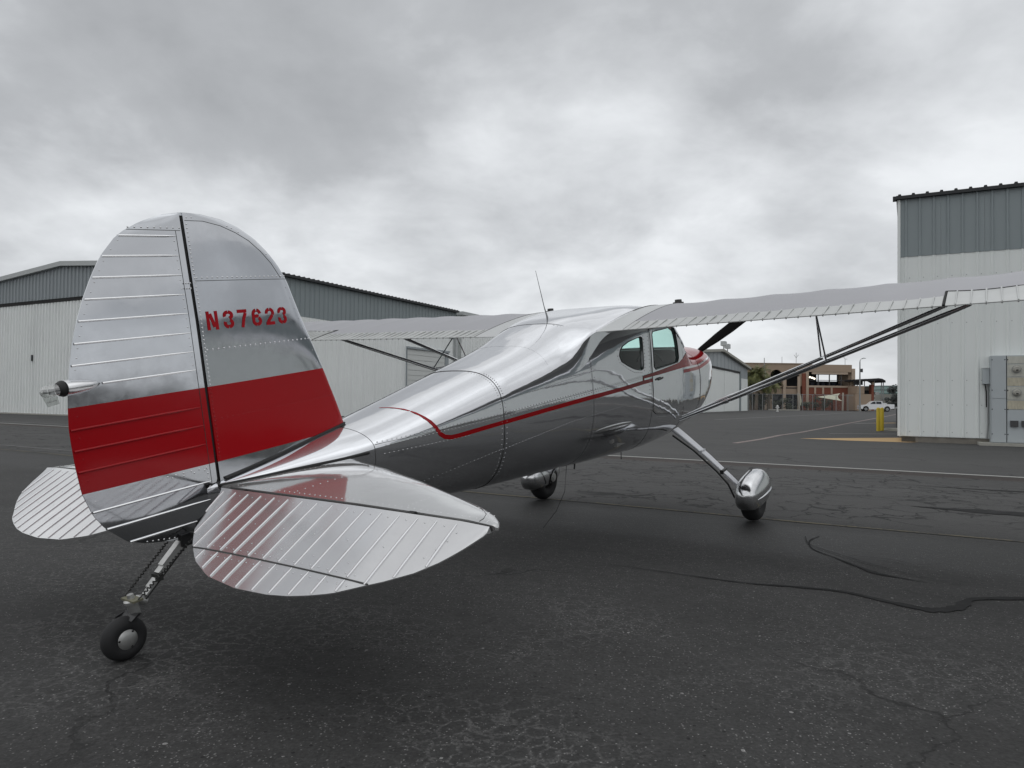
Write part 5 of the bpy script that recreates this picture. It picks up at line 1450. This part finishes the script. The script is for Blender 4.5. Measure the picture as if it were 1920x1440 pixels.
def stab_half(x, y):
    le = stx(y); s = min(1, max(0, (le - x) / max(le - SHX, 1e-3))); ty = interp([0, .9, 1.4, 1.53], [.030, .028, .020, .008], y)
    return ty * min(1, (s ** .5) * (1.5 - .5 * s)) if le - SHX > .03 else ty * .6 * s ** .5


ELC = [(.104, .004), (.116, .06), (.132, .112), (.195, .225), (.285, .300), (.395, .368), (.54, .420), (.72, .440), (.88, .434), (.975, .420), (1.05, .400), (1.13, .373), (1.226, .318), (1.281, .288), (1.365, .232), (1.424, .171), (1.464, .111), (1.503, .035), (1.508, .012)]
elc = lambda y: interp([p[0] for p in ELC], [p[1] for p in ELC], y)


def el_pt(y, c, sgn_up):
    """elevator skin point: spanwise y, distance c aft of the hinge"""
    C_ = max(elc(y), .006); s = max(0, 1 - c / max(C_, .02)); ty = interp([0, .9, 1.4, 1.53], [.028, .026, .018, .008], y)
    tt = (.002 + ty * min(1, c / .43 * 0 + 1) * s ** .85) * sgn_up
    hx, hz = .492, ZS + .004
    return Vector((hx - c * math.cos(DROOP) - tt * math.sin(DROOP) * 1.0, y, hz - c * math.sin(DROOP) + tt * math.cos(DROOP)))


for sgn in (1, -1):
    q = MB(); rings = []
    yy_ = list(np.linspace(.04, 1.40, 34)) + list(1.40 + .1245 * np.sin(np.linspace(0, 1, 12)[1:] * math.pi / 2))
    for y in yy_:
        le = stx(y); L = max(le - SHX, .003); X = [SHX + L * math.sin(k / 16 * math.pi / 2) for k in range(17)]
        rings.append([V(x, sgn * y, ZS + stab_half(x, y)) for x in X] + [V(x, sgn * y, ZS - stab_half(x, y)) for x in X[::-1][1:]])
    q.loft(rings, True); stab = q.build('stabilizer', M['stab'], plane, 40)
    # tip cap of the stabilizer that runs past the hinge line, and its seam
    q = MB(); q.tube([V(x, sgn * y, ZS + stab_half(x, y) + .0004) for x, y in ((1.10, .30), (1.0, .60), (.86, .94), (.74, 1.19), (.65, 1.36), (.60, 1.415), (.55, 1.44), (.52, 1.445))], .0012, 5); q.build('skin_seam', M['darksteel'], stab)
    q = MB()
    def srow(pts, N, r=.0034):
        for k in range(N):
            t_ = k / (N - 1) * (len(pts) - 1); i = min(int(t_), len(pts) - 2); f_ = t_ - i
            x = pts[i][0] + (pts[i + 1][0] - pts[i][0]) * f_; y = pts[i][1] + (pts[i + 1][1] - pts[i][1]) * f_
            q.dome(V(x, sgn * y, ZS + stab_half(x, y)), (0, 0, 1), r, r * .5)
    srow([(.54, .14), (.54, 1.45)], 44); srow([(1.085, .30), (.99, .60), (.85, .92), (.73, 1.17), (.66, 1.31)], 42, .0026)
    for yq in (.50, .80, 1.10): srow([(.56, yq), (stx(yq) - .06, yq)], 14 - int(yq * 5))
    srow([(.64, 1.36), (.595, 1.425), (.55, 1.462), (.53, 1.468)], 8); srow([(.66, 1.34), (.61, 1.44), (.545, 1.485)], 7)
    srow([(.60, .13), (1.08, .26)], 20, .0026)
    q.build('rivets', M['rivet'], stab, 80, kind='stuff')
    # elevator
    q = MB(); rings = []
    ye_ = list(.104 + .09 * (1 - np.cos(np.linspace(0, 1, 9) * math.pi / 2))) + list(np.linspace(.21, 1.42, 44)) + list(1.42 + .088 * np.sin(np.linspace(0, 1, 9)[1:] * math.pi / 2))
    for y in ye_:
        C_ = elc(y); X = [C_ * k / 10 for k in range(11)]
        rings.append([V(p.x, sgn * p.y, p.z) for p in [el_pt(y, c, 1) for c in X] + [el_pt(y, c, -1) for c in X[::-1]]])
    q.loft(rings, True); ele = q.build('elevator', M['tailh'], plane, 40)
    y = .142; TABC = .312
    while y < 1.40:
        C_ = elc(y)
        segs = [(.018, TABC - .006), (TABC + .006, C_ - .003)] if (sgn == 1 and .30 < y < 1.2 and C_ > TABC + .02) else [(.018, C_ - .003)]
        for c0, c1 in segs:
            if c1 - c0 < .02: continue
            pts = [el_pt(y, c, 1) + Vector((0, 0, .0016)) for c in np.linspace(c0, c1, 5)]
            q = MB(); q.tube([V(p.x, sgn * p.y, p.z) for p in pts], [.0024, .0045, .0045, .0045, .0040], 8); q.build('stiffener_bead', M['bright'], ele, 60)
        y += .0832
    q = MB()
    if sgn == 1:
        q.tube([V(p.x, p.y, p.z) for p in [el_pt(y, TABC, 1) + Vector((0, 0, .0008)) for y in np.linspace(.30, 1.235, 24)]], .0028, 6); q.build('trim_tab_hinge', M['darksteel'], ele)
        q = MB()
        y = .33
        while y < 1.2:
            for c in (TABC - .022, TABC + .022):
                if c < elc(y) - .01: p = el_pt(y, c, 1); q.dome(V(p.x, p.y, p.z), (0, 0, 1), .0034, .0018)
            y += .0416
    for y, c in [(.183 + .0832 * k, .03) for k in range(15)] + [(.183 + .0832 * k, .16 + .09 * (k % 2)) for k in range(13)] + [(.16, .05), (.17, .08), (.19, .12), (.2, .16), (.23, .2), (1.41, .05), (1.40, .09), (1.38, .13), (1.36, .17)]:
        if c < elc(y) - .01: p = el_pt(y, c, 1); q.dome(V(p.x, sgn * p.y, p.z), (0, 0, 1), .0034, .0018)
    q.build('rivets', M['rivet'], ele, 80, kind='stuff')
    # hinge gap and brackets
    q = MB(); q.loft([[V(.497, sgn * y, ZS + h), V(.508, sgn * y, ZS + h), V(.508, sgn * y, ZS - h), V(.497, sgn * y, ZS - h)] for y, h in ((.11, .024), (.9, .023), (1.5, .010))]); q.build('hinge_gap', M['gap'], plane)
    for y in (.23, 1.17):
        q = MB(); q.box(V(.497, sgn * y, ZS + .022), (.022, .03, .010)); q.build('hinge_bracket', M['gap'], plane)
    # rubber seals around the fairing
    q = MB(); sp_ = []
    for x in np.linspace(.50, 1.20, 20):
        p = surf(x, th_at(x, ZS + .030), .006); sp_.append(V(p.x, sgn * p.y, p.z))
    q.tube(sp_, .0075, 6); q.build('fairing_seal', M['black'], plane, 60)
    q = MB(); sp_ = []
    for x in np.linspace(.545, 1.30, 20):
        z = sec(x)[1] + .006; sp_.append(V(x, sgn * (fin_half(x, max(z, .6)) + .004), z))
    q.tube(sp_, .0065, 6); q.build('fairing_seal', M['black'], plane, 60)

# fuselage rivets, starboard side
q = MB()
def fr(x, z, r=.0030, off=.003):
    th = th_at(x, z); p = surf(x, th, off if x > 2.25 else .0002); nn = snorm(x, th); q.dome(V(*p), V(*nn), r * 1.3, r * .95)
for x in np.arange(1.27, 4.15, .030):
    zl_ = interp([1.27, 2.2, 3.2, 4.2], [.617, .592, .590, .588], x); fr(x, zl_)
    if 1.27 < x < 4.0: fr(x + .012, zl_ - .022)
for x in np.arange(1.30, 1.95, .030): fr(x, interp([1.3, 1.95], [.55, .515], x))
for x in np.arange(1.45, 4.15, .032): fr(x, interp([1.45, 2.14, 3.0, 4.15], [.315, .362, .402, .40], x))
for xs0 in (2.235, 3.235):
    for k in range(34):
        th = .25 + k * .066
        p = surf(xs0, th, .0002 if xs0 < 2.25 else .0018); q.dome(V(*p), V(*snorm(xs0, th)), .0042, .003)
        if k > 3: p = surf(xs0 + .045, th, .0018 if xs0 < 2.3 else .0032); q.dome(V(*p), V(*snorm(xs0, th)), .0042, .003)
for k in range(22): fr(4.14, .92 - k * .031); 
for k in range(12): fr(4.115, .60 - k * .035)
for i in range(len(REAR_W)):
    a, b_ = REAR_W[i], REAR_W[(i + 1) % len(REAR_W)]; L = math.dist(a, b_)
    for k in range(max(1, int(L / .024))):
        t_ = k / max(1, int(L / .024)); x, z = a[0] + (b_[0] - a[0]) * t_, a[1] + (b_[1] - a[1]) * t_; cx, cz = 3.87, .77; d = Vector((x - cx, z - cz)).normalized() * .026
        if x + d.x > 3.5: fr(x + d.x, z + d.y, .0034)
for z in np.arange(.17, .95, .028): fr(4.955, z, .0026) if z < .70 else None
for x in np.arange(4.2, 4.9, .03): fr(x, interp([4.2, 4.9], [.215, .105], x), .0028)
for z in np.arange(.0, .58, .03): fr(5.47, z, .0026)
q.build('rivets', M['rivet'], plane, 80, kind='stuff')
# panel joints
q = MB()
q.tube([V(*surf(x, th_at(x, interp([1.27, 2.2, 3.2, 4.2], [.608, .583, .581, .579], x)), .0005 if x < 2.25 else .0032)) for x in np.linspace(1.25, 4.18, 60)], .0012, 5)
for xs0, o_ in ((1.2395, .0035), (2.2575, .0022), (3.2575, .0034)):
    q.tube([V(*surf(xs0, t_, o_ - .001)) for t_ in np.linspace(-1.2, 3.0, 70)], .0019, 5)
q.tube([V(*surf(4.16, t_, .0032)) for t_ in np.linspace(1.2, 2.9, 30)], .0013, 5)
q.tube([V(*surf(5.499, t_, .0045)) for t_ in np.linspace(-1.2, 3.0, 50)], .0022, 5)
q.tube([V(*surf(4.93, t_, .0032)) for t_ in np.linspace(1.9, 2.9, 20)], .0013, 5)
q.build('panel_joint', M['darksteel'], plane)
# step / blister on the belly side
q = MB(); rings = []
for i in range(17):
    u_ = -math.cos(math.pi * i / 16); x = 3.56 + .28 * u_; k_ = max(.02, math.sqrt(max(0, 1 - u_ * u_))); zc_ = interp([3.28, 3.84], [.262, .238], x); th = th_at(x, zc_)
    p = surf(x, th, .001); nn = snorm(x, th); tu = Vector((0, nn.z, -nn.y)).normalized(); tu = tu if tu.z > 0 else -tu
    rings.append([V(*(p + nn * k_ * .008 * math.sin(a) + tu * k_ * .030 * math.cos(a))) for a in np.linspace(0, math.pi, 11)])
q.loft(rings, False, False); q.build('side_blister', M['pant'], plane, 80, fix=False)
# belly wires
q = MB(); p = surf(3.42, 2.9); q.tube([V(3.42, .10, p.z), V(3.40, .10, p.z - .06), V(3.34, .11, p.z - .20), V(3.16, .13, p.z - .30), V(2.95, .14, p.z - .36)], .0022, 5); q.build('antenna', M['black'], plane)
q = MB(); q.tube([V(4.35, .12, sec(4.35)[2] + .01), V(4.34, .12, sec(4.35)[2] - .09)], .004, 6); q.tube([V(3.55, .1, sec(3.55)[2] + .01), V(3.53, .1, sec(3.55)[2] - .045)], .007, 6); q.build('drain_tube', M['black'], plane)

# ---- propeller and spinner
PH = Vector((6.46, 0, .455)); bd = Vector((0, .83, .558)).normalized()
q = MB(); q.lathe([(-.04, .11), (0, .115), (.08, .09), (.15, .05), (.19, .01)], V(*PH), V(1, 0, 0), 20); q.build('spinner', M['bright'], plane, 50)
q = MB()
for s in (1, -1):
    rings = []
    for r, wd, tw, tk in ((.08, .07, 60, .040), (.2, .10, 48, .03), (.4, .125, 36, .022), (.6, .125, 28, .016), (.8, .105, 22, .011), (.9, .075, 20, .008), (.94, .02, 20, .004)):
        c_ = PH + bd * s * r; t_ = math.radians(tw); pr = Vector((0, -bd.z, bd.y)) * s
        cdir = (pr * math.cos(t_) + Vector((1, 0, 0)) * math.sin(t_)); ndir = cdir.cross(bd).normalized()
        rings.append([V(*(c_ + cdir * wd / 2 * math.cos(a) + ndir * tk / 2 * math.sin(a))) for a in np.linspace(0, 2 * math.pi, 15)[:-1]])
    q.loft(rings, True)
q.build('propeller', M['prop'], plane, 50)

# ---- main gear
WU = Vector((math.sin(AL), 0, math.cos(AL)))    # world up in aircraft axes
for sgn in (1, -1):
    cont = Vector((4.905, 1.085, -.829)); ax = cont + WU * .208
    q = MB(); rings = []
    for t_, wd, tk in ((0, .125, .028), (.15, .118, .026), (.5, .098, .022), (.85, .080, .019), (1.0, .074, .018)):
        p = Vector((4.93, .40, -.035)).lerp(Vector((ax.x + .0, .985, ax.z + .075)), t_); p.z += .018 * math.sin(math.pi * t_)
        up_ = Vector((0, .62, .78)).normalized()
        rings.append([V(*(p + Vector((1, 0, 0)) * a * wd / 2 + up_ * b_ * tk / 2)).__class__(V(*((p + Vector((1, 0, 0)) * a * wd / 2 + up_ * b_ * tk / 2) if sgn == 1 else Vector(((p + Vector((1, 0, 0)) * a * wd / 2 + up_ * b_ * tk / 2).x, -(p + Vector((1, 0, 0)) * a * wd / 2 + up_ * b_ * tk / 2).y, (p + Vector((1, 0, 0)) * a * wd / 2 + up_ * b_ * tk / 2).z))))) for a, b_ in ((-1, -.6), (-.9, -1), (.9, -1), (1, -.6), (1, .6), (.9, 1), (-.9, 1), (-1, .6))])
    q.loft(rings, True); leg = q.build('gear_leg', M['gearleg'], plane, 30)
    S = lambda x, y, z: V(x, sgn * y, z)
    q = MB(); q.tube([S(4.84, .41, -.075), S(4.84, .60, -.205), S(4.845, .80, -.385), S(4.84, .90, -.495), S(4.84, .945, -.60), S(4.86, .975, -.66)], .0085, 6); q.build('brake_line', M['black'], leg, 60)
    for t_ in (.42, .74):
        p = Vector((4.93, .40, -.035)).lerp(Vector((ax.x, .985, ax.z + .075)), t_); p.z += .018 * math.sin(math.pi * t_)
        q = MB(); q.box(S(p.x - .004, p.y, p.z), (.105, .030, .034)); q.build('clamp', M['darksteel' if t_ > .5 else 'gearleg'], leg)
    # tyre with rounded section
    q = MB(); rings = []
    for k in range(32):
        a = 2 * math.pi * k / 32
        rings.append([S(ax.x + (.140 + .065 * math.cos(b_)) * math.cos(a), ax.y + (.078 * math.copysign(abs(math.sin(b_)) ** .8, math.sin(b_))), ax.z + (.140 + .065 * math.cos(b_)) * math.sin(a)) for b_ in np.linspace(0, 2 * math.pi, 15)[:-1]])
    rings.append(rings[0]); q.loft(rings, False); wh = q.build('main_wheel', M['tyre'], plane, 60)
    q = MB(); q.lathe([(-.05, .085), (-.06, .09), (.06, .09), (.05, .085), (.045, .02), (-.045, .02)], S(*ax), (0, 1, 0), 24, False); q.build('rim', M['darksteel'], wh, 40)
    # wheel pant: teardrop shell, open underneath
    q = MB(); rings = []
    prof = [(-.345, .012, .08, .05), (-.335, .045, .135, .01), (-.30, .076, .178, -.030), (-.24, .098, .207, -.052), (-.16, .112, .225, -.062), (-.06, .118, .230, -.064), (.06, .118, .238, -.060), (.15, .110, .222, -.045), (.22, .088, .182, -.02), (.26, .052, .130, 0.01), (.275, .018, .08, .035)]
    for dx, hw, zt_, zb_ in prof:
        zc_ = .05; rg = []
        for k in range(28):
            a = 2 * math.pi * k / 28; c_, s_ = math.cos(a), math.sin(a)
            zz = zc_ + ((zt_ - zc_) if c_ > 0 else (zc_ - zb_)) * math.copysign(abs(c_) ** .9, c_); yy = hw * math.copysign(abs(s_) ** (.85 if c_ > 0 else .62), s_)
            rg.append(S(ax.x + dx, ax.y + .008 + yy, ax.z + zz))
        rings.append(rg)
    q.loft(rings, True); pant = q.build('wheel_pant', M['pant'], plane, 50)
    q = MB(); sm = [S(ax.x + dx, ax.y - .022, ax.z + .05 + (zt_ - .05) * .985 + .002) for dx, hw, zt_, zb_ in prof[1:-1]]; q.tube(sm, .0035, 6); q.build('seam', M['darksteel'], pant)
    q = MB(); sm = [S(ax.x + dx, ax.y + .01 + hw * .99, ax.z + .052) for dx, hw, zt_, zb_ in prof[3:9]]; q.tube(sm, [.002, .006, .007, .007, .006, .002], 8); q.build('ridge', M['polish'], pant, 60)
    # inboard opening with brake
    q = MB(); q.lathe([(0, .074), (.008, .078), (.010, .064), (0.002, .060)], S(ax.x + .03, ax.y - .103, ax.z + .03), S(0, -1, 0), 24); q.build('brake_plate', M['gap'], pant, 40)
    q = MB(); q.lathe([(0, .052), (.008, .050), (.010, .03), (.018, .028), (.018, .004)], S(ax.x + .03, ax.y - .105, ax.z + .03), S(0, -1, 0), 20); q.build('brake_disc', M['steel'], pant, 40)
    q = MB(); q.box(S(ax.x + .06, ax.y - .104, ax.z + .06), (.04, .02, .03)); q.build('brake_caliper', M['darksteel'], pant)
    q = MB(); q.box(S(ax.x + .03, ax.y - .090, ax.z + .15), (.07, .02, .03)); q.build('pant_bracket', M['steel'], pant)

# ---- tail wheel
tw = Vector((.047, 0, .078))
q = MB(); rings = []
for k in range(40):
    a = 2 * math.pi * k / 40
    rings.append([V(tw.x + (.0555 + .0305 * math.cos(b_)) * math.cos(a), .036 * math.copysign(abs(math.sin(b_)) ** .8, math.sin(b_)), tw.z + (.0555 + .0305 * math.cos(b_)) * math.sin(a)) for b_ in np.linspace(0, 2 * math.pi, 15)[:-1]])
rings.append(rings[0]); q.loft(rings, False); twh = q.build('tail_wheel', M['tyre'], plane, 60)
q = MB(); q.lathe([(-.034, .002), (-.030, .044), (.026, .044), (.031, .038), (.036, .02), (.037, .002)], V(*tw), V(0, 1, 0), 28); hub = q.build('hub_cap', M['steel'], twh, 40)
q = MB()
for a in (50, 170, 290): q.dome(V(tw.x + .034 * math.cos(math.radians(a)), .033, tw.z + .034 * math.sin(math.radians(a))), V(0, 1, 0), .005, .004)
q.build('hub_bolts', M['gap'], hub, kind='stuff')
sp0, sp1 = Vector((.352, 0, .368)), Vector((.150, 0, .205))
dv = (sp1 - sp0).normalized(); upn = Vector((-dv.z, 0, dv.x)); upn = upn if upn.z > 0 else -upn
def leafspring(t0, t1, h, wd, tk, m):
    q = MB(); a, b_ = sp0.lerp(sp1, t0) + upn * h, sp0.lerp(sp1, t1) + upn * h
    q.loft([[V(*(p + Vector((0, y * wd / 2, 0)) + upn * z * tk / 2)) for y, z in ((-1, -1), (1, -1), (1, 1), (-1, 1))] for p in (a, b_)])
    return q.build('leaf_spring', M[m], plane)
leafspring(-.05, 1.02, 0.0, .034, .007, 'darksteel'); leafspring(-.05, .97, .0075, .034, .007, 'steel'); leafspring(-.05, .86, .015, .034, .007, 'steel'); leafspring(-.05, .62, .0225, .034, .007, 'steel'); leafspring(-.05, .50, .030, .034, .007, 'steel')
q = MB(); p = sp0.lerp(sp1, .66) + upn * .01; q.box(V(*p), (.026, .042, .030)); q.build('spring_clip', M['darksteel'], plane)
q = MB(); q.box(V(.365, 0, .385), (.09, .06, .05)); q.loft([[V(.40, y, .36) for y in (-.05, .05)] + [V(.48, y, .40) for y in (.05, -.05)], [V(.40, y, .45) for y in (-.03, .03)] + [V(.50, y, .50) for y in (.03, -.03)]]); q.build('spring_mount', M['blackpaint'], plane)
# pivot head, steering arm and fork
q = MB(); q.lathe([(0, .020), (.05, .022), (.055, .030), (.066, .030), (.07, .014), (.09, .012)], V(.105, 0, .150), V(-.12, 0, 1), 14); q.lathe([(0, .016), (.03, .02), (.045, .012)], V(.150, 0, .188), V(-.6, 0, .5), 10); q.build('pivot_head', M['steel'], plane, 40)
q = MB(); q.box(V(.100, 0, .218), (.040, .095, .008)); q.build('steering_arm', M['brass'], plane)
q = MB(); q.loft([[V(x, y * wd, z) for y in (-1, 1)] + [V(x + .02, y * wd, z + .012) for y in (1, -1)] for x, z, wd in ((.10, .145, .022), (.075, .155, .044), (.060, .150, .050))])
for sy in (-1, 1): q.loft([[V(.05, sy * .043, .158), V(.085, sy * .043, .165), V(.085, sy * .050, .165), V(.05, sy * .050, .158)], [V(.036, sy * .043, .068), V(.058, sy * .043, .068), V(.058, sy * .050, .068), V(.036, sy * .050, .068)]]) if sy < 0 else None
q.build('wheel_fork', M['blackpaint'], plane)
for sy in (1, -1):
    a, b_ = Vector((.355, sy * .075, .405)), Vector((.098, sy * .050, .224)); N = 120; pts = []
    d = (b_ - a).normalized(); u1 = d.orthogonal().normalized(); u2 = d.cross(u1)
    for k in range(N + 1):
        t_ = k / N; rr2 = .0042 if .1 < t_ < .92 else .001
        pts.append(V(*(a.lerp(b_, t_) + (u1 * math.cos(t_ * 130) + u2 * math.sin(t_ * 130)) * rr2 * 1.2)))
    q = MB(); q.tube(pts, .0030, 5); q.build('steering_spring', M['darksteel'], plane, 60)
q = MB(); q.box(V(.37, 0, .405), (.02, .17, .012)); q.build('rudder_horn', M['darksteel'], plane)
